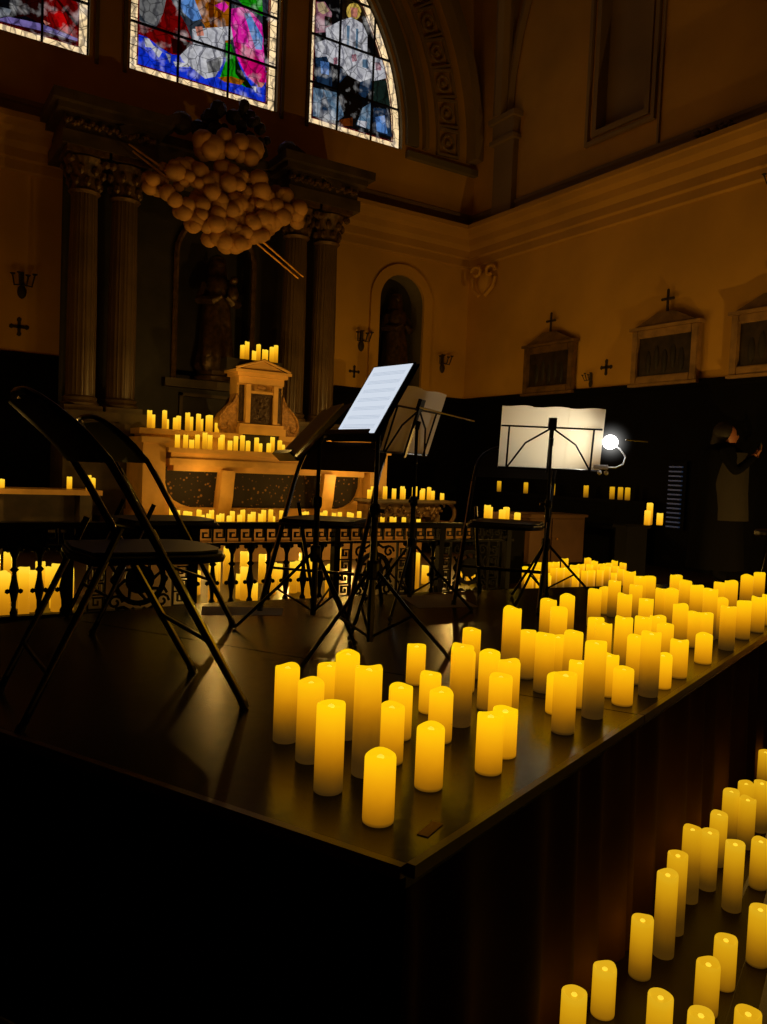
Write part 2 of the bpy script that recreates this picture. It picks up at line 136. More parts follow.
M = {
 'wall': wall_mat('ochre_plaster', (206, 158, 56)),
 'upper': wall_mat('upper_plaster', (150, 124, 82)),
 'dado': pm('dark_wainscot', (7, 7, 9), .8, var=.3, scale=4, bump=.05),
 'cornice': wall_mat('cornice_stone', (190, 146, 62)),
 'ceiling': wall_mat('ceiling_plaster', (110, 92, 66)),
 'floor': pm('dark_wood_floor', (46, 28, 16), .42, var=.4, scale=5),
 'sanct': pm('sanctuary_stone', (170, 128, 70), .5, var=.3, scale=3),
 'stage': stage_mat(),
 'trimwood': pm('stage_edge_wood', (70, 42, 22), .35, var=.3),
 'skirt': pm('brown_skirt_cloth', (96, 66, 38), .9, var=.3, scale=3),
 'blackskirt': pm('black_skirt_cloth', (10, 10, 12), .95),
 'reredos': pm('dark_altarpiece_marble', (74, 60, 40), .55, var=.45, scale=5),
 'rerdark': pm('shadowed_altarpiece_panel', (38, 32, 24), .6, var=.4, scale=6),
 'column': pm('veined_column_marble', (84, 66, 42), .4, var=.3, scale=3),
 'carved': pm('carved_dull_gilding', (90, 66, 34), .5, .3, var=.5, scale=14, bump=.6),
 'cloud': pm('cloud_plaster', (186, 138, 74), .7, var=.3, scale=5, bump=.3),
 'gold': pm('worn_gold', (205, 150, 60), .35, .7, var=.3, scale=10),
 'statue': pm('statue_bronze_gilt', (70, 52, 28), .4, .5, var=.6, scale=16, bump=.5),
 'altar': pm('altar_cream_stone', (205, 160, 84), .5, var=.18, scale=5),
 'altarshade': pm('altar_relief_stone', (150, 108, 52), .6, var=.5, scale=26, bump=.8),
 'speck': speckle_mat('speckled_dark_marble', (34, 25, 16), (150, 110, 60), 22),
 'tabdoor': pm('tabernacle_bronze_door', (58, 40, 20), .4, .4, var=.6, scale=40, bump=.8),
 'iron': pm('black_cast_iron', (6, 5, 5), .55, .0, var=.3, scale=12),
 'black': pm('black_painted_metal', (20, 18, 17), .3, .7),
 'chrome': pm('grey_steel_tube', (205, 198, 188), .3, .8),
 'vinyl': pm('black_vinyl_padding', (14, 13, 14), .5),
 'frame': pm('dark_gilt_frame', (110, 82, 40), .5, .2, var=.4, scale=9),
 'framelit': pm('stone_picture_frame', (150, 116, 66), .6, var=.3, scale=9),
 'painting': pm('dark_painting', (46, 34, 20), .5, var=.8, scale=9),
 'bracketiron': pm('dark_bracket_iron', (40, 28, 12), .6),
 'glass': glass_mat(), 'lead': pm('window_lead', (10, 9, 9), .6),
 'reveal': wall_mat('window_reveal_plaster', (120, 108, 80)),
 'paper': paper_mat('score_paper', (236, 224, 196), .62), 'floorpaper': paper_mat('fallen_paper', (150, 140, 125), .05),
 'ink': pm('printed_staves', (120, 105, 85), .8),
 'screen': pm('tablet_screen', (10, 10, 10), .2, emit=(222, 232, 246), es=.88),
 'screenline': pm('tablet_staves', (10, 10, 10), .3, emit=(170, 184, 204), es=.85),
 'coat': pm('black_coat', (8, 8, 9), .95), 'brownjacket': pm('olive_brown_jacket', (30, 25, 16), .9, var=.2),
 'skin': pm('skin', (150, 96, 70), .6), 'hair': pm('dark_hair', (20, 14, 9), .7),
 'cabinet': pm('brown_cabinet_wood', (96, 68, 42), .5, var=.25, scale=3),
 'phone': pm('phone_case', (70, 75, 80), .25, .3),
 'louvre': pm('blue_glow_slat', (30, 38, 52), .5, emit=(46, 60, 84), es=.35),  # reflected blue light put into the slats as weak emission
 'tape': pm('masking_tape', (150, 120, 70), .7),
 'lampwhite': pm('lamp_plastic', (235, 235, 235), .35),
}
for k_ in ('iron', 'dado', 'blackskirt', 'skirt', 'coat'): M[k_].node_tree.nodes['Principled BSDF'].inputs['Specular IOR Level'].default_value = .08
M['wax'] = candle_mat('glowing_candle_wax', [(.06, (255, 206, 8)), (.2, (252, 184, 12)), (.36, (234, 158, 10)), (.54, (188, 120, 7)), (.72, (128, 80, 6)), (.86, (84, 54, 8)), (1, (44, 29, 8))], 1.04)
M['waxfloor'] = candle_mat('floor_candle_wax', [(.04, (226, 176, 30)), (.16, (222, 164, 16)), (.4, (196, 138, 12)), (.65, (144, 94, 8)), (.85, (92, 60, 6)), (1, (56, 36, 6))], .95)
M['waxfar'] = candle_mat('far_candle_wax', [(.04, (255, 214, 60)), (.25, (255, 196, 34)), (.6, (226, 150, 16)), (1, (150, 92, 8))], 1.1)
m, nt, b, o = newmat('led_flame'); b.inputs['Base Color'].default_value = (.8, .7, .4, 1)
b.inputs['Emission Color'].default_value = (*lin((255, 214, 60)), 1); b.inputs['Emission Strength'].default_value = 1.0; M['flame'] = m
m, nt, b, o = newmat('lamp_led'); b.inputs['Emission Color'].default_value = (1, .98, .94, 1); b.inputs['Emission Strength'].default_value = 14; M['led'] = m

# ------------------------------------------------------------------ mesh builder
class MB:
    def __init__(s): s.bm = bmesh.new()
    def _x(s, verts, mat):
        if mat is not None: bmesh.ops.transform(s.bm, matrix=mat, verts=verts)
    def box(s, x0, x1, y0, y1, z0, z1, mat=None, bev=0):
        r = bmesh.ops.create_cube(s.bm, size=1)['verts']
        bmesh.ops.transform(s.bm, matrix=Matrix.Translation(((x0+x1)/2, (y0+y1)/2, (z0+z1)/2)) @ Matrix.Diagonal((x1-x0, y1-y0, z1-z0, 1)), verts=r)
        if bev:
            es = {e for v in r for e in v.link_edges}
            q = bmesh.ops.bevel(s.bm, geom=list(es), offset=bev, segments=2, affect='EDGES'); r = list({v for f in q['faces'] for v in f.verts} | {v for v in r if v.is_valid})
        s._x(r, mat); return s
    def lathe(s, prof, n=20, c=(0, 0, 0), mat=None, caps=True, mod=None):
        rings = []
        for r, z in prof:
            ring = []
            for i in range(n):
                a = 2*PI*i/n; rr, zz = (mod(a, r, z) if mod else (r, z))
                ring.append(s.bm.verts.new((c[0]+rr*math.cos(a), c[1]+rr*math.sin(a), c[2]+zz)))
            rings.append(ring)
        for A, B in zip(rings, rings[1:]):
            for i in range(n): s.bm.faces.new((A[i], A[(i+1) % n], B[(i+1) % n], B[i]))
        if caps:
            s.bm.faces.new(rings[0][::-1]); s.bm.faces.new(rings[-1])
        s._x([v for r in rings for v in r], mat); return s
    def tube(s, pts, r, n=8, closed=False, mat=None):
        P = [Vector(p) for p in pts]; k = len(P); rings = []; up = None
        for i in range(k):
            if closed: t = (P[(i+1) % k]-P[i-1])
            else: t = (P[min(i+1, k-1)]-P[max(i-1, 0)])
            t.normalize()
            if up is None:
                up = Vector((0, 0, 1)) if abs(t.z) < .9 else Vector((1, 0, 0))
            a = t.cross(up); 
            if a.length < 1e-4: a = t.orthogonal()
            a.normalize(); up = a.cross(t).normalized()
            rr = r[i] if isinstance(r, (list, tuple)) else r
            rings.append([s.bm.verts.new(P[i]+a*(rr*math.cos(2*PI*j/n))+up*(rr*math.sin(2*PI*j/n))) for j in range(n)])
        pr = list(zip(rings, rings[1:])) + ([(rings[-1], rings[0])] if closed else [])
        for A, B in pr:
            for j in range(n): s.bm.faces.new((A[j], A[(j+1) % n], B[(j+1) % n], B[j]))
        if not closed:
            s.bm.faces.new(rings[0][::-1]); s.bm.faces.new(rings[-1])
        s._x([v for r_ in rings for v in r_], mat); return s
    def prism(s, poly, d0, d1, axis='y', mat=None):
        """poly in the two other axes, extruded from d0 to d1 along axis"""
        def mk(a, b, d): return {'y': (a, d, b), 'x': (d, a, b), 'z': (a, b, d)}[axis]
        A = [s.bm.verts.new(mk(a, b, d0)) for a, b in poly]; B = [s.bm.verts.new(mk(a, b, d1)) for a, b in poly]
        n = len(poly)
        for i in range(n): s.bm.faces.new((A[i], A[(i+1) % n], B[(i+1) % n], B[i]))
        f1 = s.bm.faces.new(A[::-1]); f2 = s.bm.faces.new(B)
        bmesh.ops.triangulate(s.bm, faces=[f1, f2])
        s._x(A+B, mat); return s
    def ball(s, c, r, sub=2, sc=(1, 1, 1), mat=None):
        q = bmesh.ops.create_icosphere(s.bm, subdivisions=sub, radius=r)['verts']
        bmesh.ops.transform(s.bm, matrix=Matrix.Translation(c) @ Matrix.Diagonal((*sc, 1)), verts=q); s._x(q, mat); return s
    def sweep(s, path, prof):
        """profile (out, z) along a 2-D path whose left side is out"""
        k = len(path); rings = []
        for i in range(k):
            d1 = (Vector(path[i])-Vector(path[i-1])).normalized() if i else None
            d2 = (Vector(path[i+1])-Vector(path[i])).normalized() if i < k-1 else None
            d1 = d1 or d2; d2 = d2 or d1
            n1 = Vector((d1.y, -d1.x)); n2 = Vector((d2.y, -d2.x)); nn = (n1+n2); nn = nn/ (nn.length_squared/2) 
            rings.append([s.bm.verts.new((path[i][0]+nn.x*o, path[i][1]+nn.y*o, z)) for o, z in prof])
        for A, B in zip(rings, rings[1:]):
            for j in range(len(prof)-1): s.bm.faces.new((A[j], B[j], B[j+1], A[j+1]))
        s.bm.faces.new(rings[0]); s.bm.faces.new(rings[-1][::-1]); return s
    def mesh(s, name, mat, smooth=False):
        bmesh.ops.recalc_face_normals(s.bm, faces=s.bm.faces)
        me = bpy.data.meshes.new(name); s.bm.to_mesh(me); s.bm.free()
        if mat: me.materials.append(mat)
        if smooth:
            for p in me.polygons: p.use_smooth = True
            try: me.set_sharp_from_angle(angle=math.radians(40))
            except Exception: pass
        return me
    def build(s, name, mat, parent=None, smooth=False, loc=None, rot=None):
        o = bpy.data.objects.new(name, s.mesh(name, mat, smooth)); COL.objects.link(o)
        if parent: o.parent = parent
        if loc: o.location = loc
        if rot: o.rotation_euler = rot
        return o
def tag(o, label, cat, group=None, kind=None):
    o['label'] = label; o['category'] = cat
    if group: o['group'] = group
    if kind: o['kind'] = kind
    return o
def thing(name, label, cat, loc=(0, 0, 0), rz=0, group=None):
    o = bpy.data.objects.new(name, None); COL.objects.link(o); o.empty_display_size = .1
    o.location = loc; o.rotation_euler = (0, 0, rz); return tag(o, label, cat, group)
def struct(o): o['kind'] = 'structure'; return o
def copy_tree(o, parent=None):
    c = o.copy(); COL.objects.link(c)
    if parent: c.parent = parent
    for ch in [q for q in bpy.data.objects if q.parent == o]: copy_tree(ch, c)
    return c
ORD = ['leftmost', 'second', 'third', 'fourth', 'fifth', 'sixth', 'seventh', 'eighth', 'ninth', 'tenth', 'eleventh', 'twelfth', 'thirteenth', 'fourteenth', 'fifteenth', 'sixteenth', 'seventeenth', 'eighteenth', 'nineteenth', 'twentieth', 'twenty-first', 'twenty-second', 'twenty-third', 'twenty-fourth', 'twenty-fifth', 'twenty-sixth', 'twenty-seventh', 'twenty-eighth', 'twenty-ninth', 'thirtieth', 'thirty-first', 'thirty-second', 'thirty-third', 'thirty-fourth', 'thirty-fifth', 'thirty-sixth', 'thirty-seventh', 'thirty-eighth']
def nth(i): return 'leftmost' if i == 0 else ORD[i]+' from left'
XL, XR, YB, YF, ZC = -.63, 7.73, 10.0, -3.0, 11.0
AX = 3.55   # altar axis

# ------------------------------------------------------------------ room shell
def holed_plane(name, outer, holes, mapf, deep, mat, depth, matrev):
    bm = bmesh.new(); eds = []; loops = []
    for lp in [outer]+holes:
        vs = [bm.verts.new(mapf(a, b, 0)) for a, b in lp]; loops.append(vs)
        for i in range(len(vs)): eds.append(bm.edges.new((vs[i], vs[(i+1) % len(vs)])))
    bmesh.ops.triangle_fill(bm, use_beauty=True, edges=eds)
    nf = len(bm.faces)
    for h, vs in zip(holes, loops[1:]):
        w = [bm.verts.new(mapf(a, b, depth)) for a, b in h]
        for i in range(len(vs)):
            f = bm.faces.new((vs[i], vs[(i+1) % len(vs)], w[(i+1) % len(vs)], w[i])); f.material_index = 1
    ov = loops[0]; w = [bm.verts.new(mapf(a, b, deep)) for a, b in outer]
    for i in range(len(ov)): bm.faces.new((ov[i], ov[(i+1) % len(ov)], w[(i+1) % len(ov)], w[i]))
    me = bpy.data.meshes.new(name); bm.to_mesh(me); bm.free(); me.materials.append(mat); me.materials.append(matrev)
    o = bpy.data.objects.new(name, me); COL.objects.link(o); return struct(o)
WC = (3.45, 6.17); WR = 2.95
def arcpts(cx, cz, r, a0, a1, n): return [(cx+r*math.cos(a0+(a1-a0)*i/n), cz+r*math.sin(a0+(a1-a0)*i/n)) for i in range(n+1)]
ZS = 6.09
def win_poly(k, g=0.):
    if k == 2:
        t = lambda x: WC[1]+math.sqrt((WR-g)**2-(x-WC[0])**2)
        xs = [4.43-g-(1.91-2*g)*i/8 for i in range(9)]
        return [(2.52+g, ZS+g), (4.43-g, ZS+g)]+[(x, t(x)) for x in xs]
    xi = 4.87-WC[0]+g
    a0 = math.asin((ZS+g-WC[1])/(WR-g)); a1 = math.acos(xi/(WR-g))
    pts = [(WC[0]+xi, ZS+g)]+arcpts(WC[0], WC[1], WR-g, a0, a1, 14)
    if k == 3: return pts
    return [(2*WC[0]+.12-x-.09, z) for x, z in pts][::-1]
NX0, NX1 = 6.11, 6.88; NC = (NX0+NX1)/2; NR = (NX1-NX0)/2
niche_poly = [(NX0, 2.62), (NX1, 2.62)]+arcpts(NC, 4.31-NR, NR, 0, PI, 14)
holed_plane('wall_back', [(XL, 0), (XR, 0), (XR, ZC), (XL, ZC)], [win_poly(1), win_poly(2), win_poly(3), niche_poly],
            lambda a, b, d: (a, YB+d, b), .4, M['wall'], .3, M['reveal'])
PX = [(7.50, 5.88), (6.74, 5.88), (6.74, 7.9), (7.50, 7.9)]
holed_plane('wall_right', [(YF, 0), (YB, 0), (YB, ZC), (YF, ZC)], [[(a, b) for a, b in PX]],
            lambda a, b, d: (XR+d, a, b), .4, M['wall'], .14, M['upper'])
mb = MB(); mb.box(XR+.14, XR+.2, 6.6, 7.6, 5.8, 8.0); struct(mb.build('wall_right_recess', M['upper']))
mb = MB(); mb.box(XL-.3, XL, YF, YB+.4, 0, ZC); struct(mb.build('wall_left', M['wall']))
mb = MB(); mb.box(XL-.3, XR+.4, YF, YB+.4, ZC, ZC+.2); struct(mb.build('ceiling', M['ceiling']))
mb = MB(); mb.box(XL-.3, XR+.4, YF, 4.85, -.12, 0); mb.box(XL-.3, XR+.4, 4.85, YB+.4, -.12, .24); mb.box(XL-.3, XR+.4, 4.92, YB+.4, .24, .48)
struct(mb.build('floor', M['floor']))
# darker plaster above the cornice: thin skins on both walls, arch mouldings, panel frame
PATH = [(XL, YF), (XL, YB), (XR, YB), (XR, YF)]
mb = MB()
mb.sweep(PATH, [(0, 4.60), (.04, 4.62), (.04, 4.72), (.08, 4.74), (.08, 4.84), (.14, 4.90), (.16, 4.98), (.24, 5.02), (.27, 5.08), (.30, 5.09), (.30, 5.15), (.02, 5.19), (0, 5.19)])
struct(mb.build('trim_cornice', M['cornice']))
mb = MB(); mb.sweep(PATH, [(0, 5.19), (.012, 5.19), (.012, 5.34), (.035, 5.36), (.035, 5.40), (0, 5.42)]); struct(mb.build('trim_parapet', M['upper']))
mb = MB(); mb.sweep(PATH, [(0, .4), (.03, .4), (.03, 2.52), (.06, 2.54), (.06, 2.60), (0, 2.62)]); struct(mb.build('trim_dado', M['dado']))
# arch mouldings round the lunette
def arch_band(name, r0, r1, y0, y1, a0, a1, mat, n=40):
    mb = MB(); bm = mb.bm; P = []
    for i in range(n+1):
        a = a0+(a1-a0)*i/n
        P.append([bm.verts.new((WC[0]+r*math.cos(a), y, WC[1]+r*math.sin(a))) for r, y in ((r0, y1), (r0, y0), (r1, y0), (r1, y1))])
    for A, B in zip(P, P[1:]):
        for j in range(4): bm.faces.new((A[j], A[(j+1) % 4], B[(j+1) % 4], B[j]))
    bm.faces.new(P[0]); bm.faces.new(P[-1][::-1]); return struct(mb.build(name, mat))
arch_band('trim_arch_inner', 3.0, 3.2, 9.93, YB, 0, PI, M['reveal'])
arch_band('trim_arch_outer', 4.12, 4.27, 9.78, YB, .0, PI, M['upper'])
arch_band('trim_arch_edge', 3.30, 3.36, 9.9, YB, .0, PI, M['upper'])
mb = MB()
for i in range(14):   # carved square coffers with a rosette each
    for sgn in (1, -1):
        a = math.radians(3+i*6.4); r = 3.74
        T = Matrix.Translation((WC[0]+sgn*r*math.cos(a), 9.97, WC[1]+r*math.sin(a))) @ Matrix.Rotation(-sgn*a, 4, 'Y')
        for q in ((-.2, -.17, -.17, .17), (.17, .2, -.17, .17), (-.2, .2, -.2, -.17), (-.2, .2, .17, .2)):
            mb.box(q[0], q[1], -.03, .03, q[2], q[3], mat=T)
        mb.tube([(.11*math.cos(t), -.01, .11*math.sin(t)) for t in [j*PI/6 for j in range(12)]], .018, 5, True, T); mb.ball((0, -.01, 0), .045, 1, mat=T)
struct(mb.build('trim_arch_coffers', M['upper']))
mb = MB(); mb.box(6.46, XR, 9.9, YB, 5.98, 6.07); mb.box(XL, .44, 9.9, YB, 5.98, 6.07)
for x0, x1 in ((2.12, 2.16), (2.44, 2.48), (4.47, 4.51), (4.84, 4.88)): mb.box(x0, x1, 9.965, YB, 6.02, 8.6)
struct(mb.build('trim_window_sill', M['reveal']))
# right wall: panel frame, pilaster, wall ribs
def yz_frame(mb, y0, y1, z0, z1, w, x0, x1):
    mb.box(x0, x1, y0-w, y0, z0-w, z1+w); mb.box(x0, x1, y1, y1+w, z0-w, z1+w); mb.box(x0, x1, y0, y1, z0-w, z0); mb.box(x0, x1, y0, y1, z1, z1+w)
mb = MB(); yz_frame(mb, 6.74, 7.50, 5.88, 7.9, .07, XR-.03, XR); yz_frame(mb, 6.62, 7.62, 5.76, 8.02, .05, XR-.05, XR)
mb.box(XR-.03, XR, 6.50, 6.53, 5.4, 9.5); struct(mb.build('trim_wall_panel', M['upper']))
mb = MB(); mb.box(XR-.1, XR, 9.0, 9.42, 5.19, 6.25); mb.box(XR-.16, XR, 8.95, 9.47, 6.25, 6.31); mb.box(XR-.13, XR, 8.98, 9.44, 6.31, 6.55); mb.box(XR-.18, XR, 8.93, 9.49, 6.55, 6.62)
struct(mb.build('trim_pilaster', M['upper']))
mb = MB()
mb.tube([(XR-.03, 9.2-4.3+4.3*math.cos(t), 6.62+4.2*math.sin(t)) for t in [i*PI/24 for i in range(24)]], .07, 6)
mb.tube([(XR-.1-2.6*(1-math.cos(t)), 9.3-2.8*(1-math.cos(t)), 6.62+4.3*math.sin(t)) for t in [i*PI/32 for i in range(17)]], .12, 8)
struct(mb.build('trim_vault_rib', M['upper']))
mb = MB()  # broken leaf ornament lying on the right cornice and bracket heads
for i in range(9): mb.ball((XR-.18+.03*math.sin(i*3), 5.42+i*.05, 5.2+.05*abs(math.sin(i*1.7))), .045, 1, (1, 1.3, 1))
tag(mb.build('leaf_ornament', M['carved']), 'small dark leafy ornament lying on top of the right wall cornice', 'ornament')
# niche trim and back
mb = MB(); inn = [(NX0-.0, 2.62)]+arcpts(NC, 4.31-NR, NR, PI, 0, 18)+[(NX1, 2.62)]
out = [(NX0-.15, 2.62)]+arcpts(NC, 4.31-NR, NR+.15, PI, 0, 18)+[(NX1+.15, 2.62)]
bm = mb.bm
A = [[bm.verts.new((x, y, z)) for x, z in L_] for L_, y in ((inn, 10.0), (inn, 9.95), (out, 9.95), (out, 10.0))]
for P, Q in ((A[0], A[1]), (A[1], A[2]), (A[2], A[3])):
    for i in range(len(inn)-1): bm.faces.new((P[i], P[i+1], Q[i+1], Q[i]))
struct(mb.build('trim_niche', M['wall']))
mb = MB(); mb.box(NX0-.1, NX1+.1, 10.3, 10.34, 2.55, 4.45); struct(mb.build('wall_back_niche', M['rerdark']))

# ------------------------------------------------------------------ stained glass windows
PAL = dict(blue=(62, 116, 225), grey=(165, 165, 165), red=(165, 10, 22), darkred=(92, 8, 14), gold=(196, 150, 40), orange=(150, 96, 10), paleblue=(150, 184, 220),
           white=(215, 215, 218), skin=(222, 180, 165), green=(70, 190, 50), darkgreen=(16, 70, 30), pink=(232, 90, 200), magenta=(222, 30, 165), black=(8, 10, 16),
           slate=(20, 30, 38), rose=(196, 160, 170), cream=(212, 200, 176), brown=(84, 66, 40), green2=(60, 92, 84), halo=(222, 205, 140), bluegrey=(150, 172, 188),
           steel=(74, 108, 134), orange2=(180, 110, 40), navy=(16, 26, 48), whitegrey=(160, 165, 170), redlight=(214, 34, 44), lilac=(170, 160, 200))
def window(k, pieces, vbars, hbars, label):
    root = bpy.data.objects.new('window_%d' % k, None); COL.objects.link(root); root['kind'] = 'structure'; root['label'] = label
    bm = bmesh.new(); cl = bm.loops.layers.color.new('Col')
    Y0 = 10.1
    def add(poly, col, y):
        vs = [bm.verts.new((x, y, z)) for x, z in poly]
        f = bm.faces.new(vs); c = lin(col)
        q = bmesh.ops.triangulate(bm, faces=[f])['faces']
        for g in q:
            for lo in g.loops: lo[cl] = (*c, 1)
    full = win_poly(k)
    add(win_poly(k, -.01), (255, 244, 222), Y0+.02)
    # border tiles: red line, then field
    add(win_poly(k, .025), (255, 240, 214), Y0+.018); add(win_poly(k, .108), (150, 20, 40), Y0+.014); add(win_poly(k, .125), {1: (110, 10, 20), 2: (110, 120, 130), 3: (60, 70, 76)}[k], Y0+.012)
    inner = win_poly(k, .125)
    y = Y0+.010
    for c, p in pieces:
        y -= .0006
        p2 = p
        if c in ('blue', 'slate'): continue
        add(p2, PAL[c], y)
    if k == 2: add([(2.645, 6.215), (4.305, 6.215), (4.305, 6.62), (2.645, 6.62)], PAL['blue'], Y0+.0110)
    if k == 3: add(win_poly(3, .13), PAL['slate'], Y0+.0110)
    # keep the picture inside the border
    bmesh.ops.recalc_face_normals(bm, faces=bm.faces)
    me = bpy.data.meshes.new('stained_glass'); bm.to_mesh(me); bm.free(); me.materials.append(M['glass'])
    o = bpy.data.objects.new('stained_glass', me); COL.objects.link(o); o.parent = root
    # border ring drawn over the picture
    bm = bmesh.new(); cl = bm.loops.layers.color.new('Col')
    rings = [(win_poly(k, 0), win_poly(k, .1), (255, 240, 212)), (win_poly(k, .1), win_poly(k, .118), (150, 16, 40))]
    for A_, B_, col in rings:
        va = [bm.verts.new((x, Y0-.012, z)) for x, z in A_]; vb = [bm.verts.new((x, Y0-.012, z)) for x, z in B_]
        for i in range(len(va)):
            f = bm.faces.new((va[i], va[(i+1) % len(va)], vb[(i+1) % len(va)], vb[i]))
            for lo in f.loops: lo[cl] = (*lin(col), 1)
    me = bpy.data.meshes.new('border_glass'); bm.to_mesh(me); bm.free(); me.materials.append(M['glass'])
    o = bpy.data.objects.new('border_glass', me); COL.objects.link(o); o.parent = root
    mb = MB(); xs = [p[0] for p in full]; zs = [p[1] for p in full]
    def top(x): 
        d = WR*WR-(x-WC[0])**2; return WC[1]+math.sqrt(max(0, d))
    for x in vbars: mb.box(x-.013, x+.013, Y0-.035, Y0-.015, ZS, top(x))
    for z in hbars:
        x0, x1 = min(xs), max(xs)
        lim = math.sqrt(max(0, WR**2-(z-WC[1])**2)); x0 = max(x0, WC[0]-lim); x1 = min(x1, WC[0]+lim)
        mb.box(x0, x1, Y0-.036, Y0-.016, z-.013, z+.013)
    z = ZS+.16
    while z < 8.8:   # small lead ties across the upright borders
        if k == 2:
            for x0, x1 in ((2.52, 2.62), (4.33, 4.43)): mb.box(x0, x1, Y0-.02, Y0-.014, z-.004, z+.004)
        z += .16
    mb.build('glazing_bars', M['lead'], root)
    mb = MB(); vs = []
    P1, P2 = win_poly(k, -.005), win_poly(k, .018); bm = mb.bm
    A_ = [bm.verts.new((x, Y0-.03, z)) for x, z in P1]; B_ = [bm.verts.new((x, Y0-.03, z)) for x, z in P2]
    for i in range(len(A_)): bm.faces.new((A_[i], A_[(i+1) % len(A_)], B_[(i+1) % len(A_)], B_[i]))
    mb.build('window_frame', M['lead'], root)
window(1, W1, [.93, 1.56], [6.70, 7.33, 7.96], 'stained glass window with red robe, leftmost')
window(2, W2, [3.12, 3.77], [6.68, 7.31, 7.94, 8.57], 'middle stained glass window with pink and red robes over blue')
window(3, W3, [5.36, 5.91], [6.66, 7.29, 7.92], 'right stained glass window with haloed figure in white')

# ------------------------------------------------------------------ altarpiece
rr = thing('altarpiece', 'tall dark columned altarpiece against the back wall, framing a statue niche', 'altarpiece', (AX, 9.5, .84))
def w2l(mbfun): return mbfun
def B(name, mat, boxes, parent=rr, bev=0, org=(AX, 9.5, .84)):
    mb = MB()
    for b_ in boxes: mb.box(b_[0]-org[0], b_[1]-org[0], b_[2]-org[1], b_[3]-org[1], b_[4]-org[2], b_[5]-org[2], bev=bev)
    return mb.build(name, mat, parent)
# back panel with round-headed opening
op = [(AX-.46, 2.45), (AX+.46, 2.45)]+arcpts(AX, 3.95, .46, 0, PI, 14)
bm = bmesh.new(); eds = []; loops = []
for lp in ([(1.75, .84), (5.0, .84), (5.0, 4.95), (1.75, 4.95)], op):
    vs = [bm.verts.new((a-AX, 9.72-9.5, b_-.84)) for a, b_ in lp]; loops.append(vs)
    for i in range(len(vs)): eds.append(bm.edges.new((vs[i], vs[(i+1) % len(vs)])))
bmesh.ops.triangle_fill(bm, use_beauty=True, edges=eds)
wv = [bm.verts.new((a-AX, .44, b_-.84)) for a, b_ in op]; vs = loops[1]
for i in range(len(vs)): bm.faces.new((vs[i], vs[(i+1) % len(vs)], wv[(i+1) % len(vs)], wv[i]))
bm.faces.new(wv)
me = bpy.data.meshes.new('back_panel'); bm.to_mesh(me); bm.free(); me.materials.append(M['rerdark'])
o = bpy.data.objects.new('back_panel', me); COL.objects.link(o); o.parent = rr
mb = MB(); mb.tube([(-.5, .19, 1.6)]+[(x-AX, .19, z-.84) for x, z in arcpts(AX, 3.95, .5, PI, 0, 16)]+[(.5, .19, 1.6)], .035, 6); mb.build('niche_moulding', M['carved'], rr)
B('panel_frame', M['reredos'], [(AX-.62, AX+.62, 9.6, 9.72, 2.36, 2.46), (AX-.42, AX+.42, 9.66, 9.72, 2.26, 2.30), (AX-.42, AX-.38, 9.66, 9.72, 1.9, 2.3), (AX+.38, AX+.42, 9.66, 9.72, 1.9, 2.3)])
for x0, x1 in ((1.68, 2.62), (4.16, 5.08)):
    B('pedestal', M['reredos'], [(x0, x1, 9.0, 9.7, .84, 1.78), (x0-.05, x1+.05, 8.95, 9.72, 1.70, 1.78), (x0-.03, x1+.03, 8.97, 9.71, 1.78, 1.84), (x0, x1, 9.02, 9.7, 1.84, 1.96)])
for x in (1.90, 2.33, 4.44, 4.87):
    yy = 9.3
    mb = MB(); fl = lambda a, r, z: (r-.006*(1 if math.cos(a*20) > 0 else 0), z)
    mb.lathe([(.155, 2.12), (.155, 2.7), (.15, 3.4), (.135, 4.3)], 80, (x-AX, yy-9.5, -.84), mod=fl); c = mb.build('column', M['column'], rr)
    mb = MB(); mb.box(x-AX-.2, x-AX+.2, yy-9.7, yy-9.3, 1.12, 1.18); mb.lathe([(.19, 1.18), (.2, 1.21), (.17, 1.24), (.185, 1.27), (.155, 1.29)], 24, (x-AX, yy-9.5, 0)); mb.build('column_base', M['column'], c)
    mb = MB(); mb.lathe([(.14, 3.44), (.17, 3.47), (.14, 3.5), (.15, 3.62), (.19, 3.74), (.22, 3.8)], 24, (x-AX, yy-9.5, 0))
    for j in range(8):
        for lv, rr_ in ((3.56, .16), (3.67, .19)):
            a = j*PI/4+(lv > 3.6)*PI/8; mb.ball((x-AX+rr_*math.cos(a), yy-9.5+rr_*math.sin(a), lv), .04, 1, (1, 1, 1.5))
    for sx in (-1, 1):
        for sy in (-1, 1): mb.ball((x-AX+sx*.18, yy-9.5+sy*.18, 3.76), .05, 1)
    mb.box(x-AX-.23, x-AX+.23, yy-9.73, yy-9.27, 3.82, 3.88); mb.build('capital', M['carved'], c)
ent = []
for x0, x1 in ((1.62, 2.62), (4.20, 5.20)):
    ent += [(x0, x1, 9.05, 9.9, 4.72, 4.86), (x0+.03, x1-.03, 9.08, 9.9, 4.86, 5.04), (x0-.06, x1+.06, 8.98, 9.9, 5.04, 5.1), (x0-.12, x1+.12, 8.9, 9.9, 5.1, 5.2)]
ent += [(2.5, 4.3, 9.5, 9.9, 4.72, 5.1), (2.5, 4.3, 9.42, 9.9, 5.1, 5.2)]
B('entablature', M['reredos'], ent)
for x0 in (1.66, 4.22):
    mb = MB()
    for i in range(26): mb.ball((x0-AX+.04*i*.9, 9.06-9.5, 4.95-.84+.02*math.sin(i*2)), .035, 1)
    mb.build('frieze_carving', M['carved'], rr)
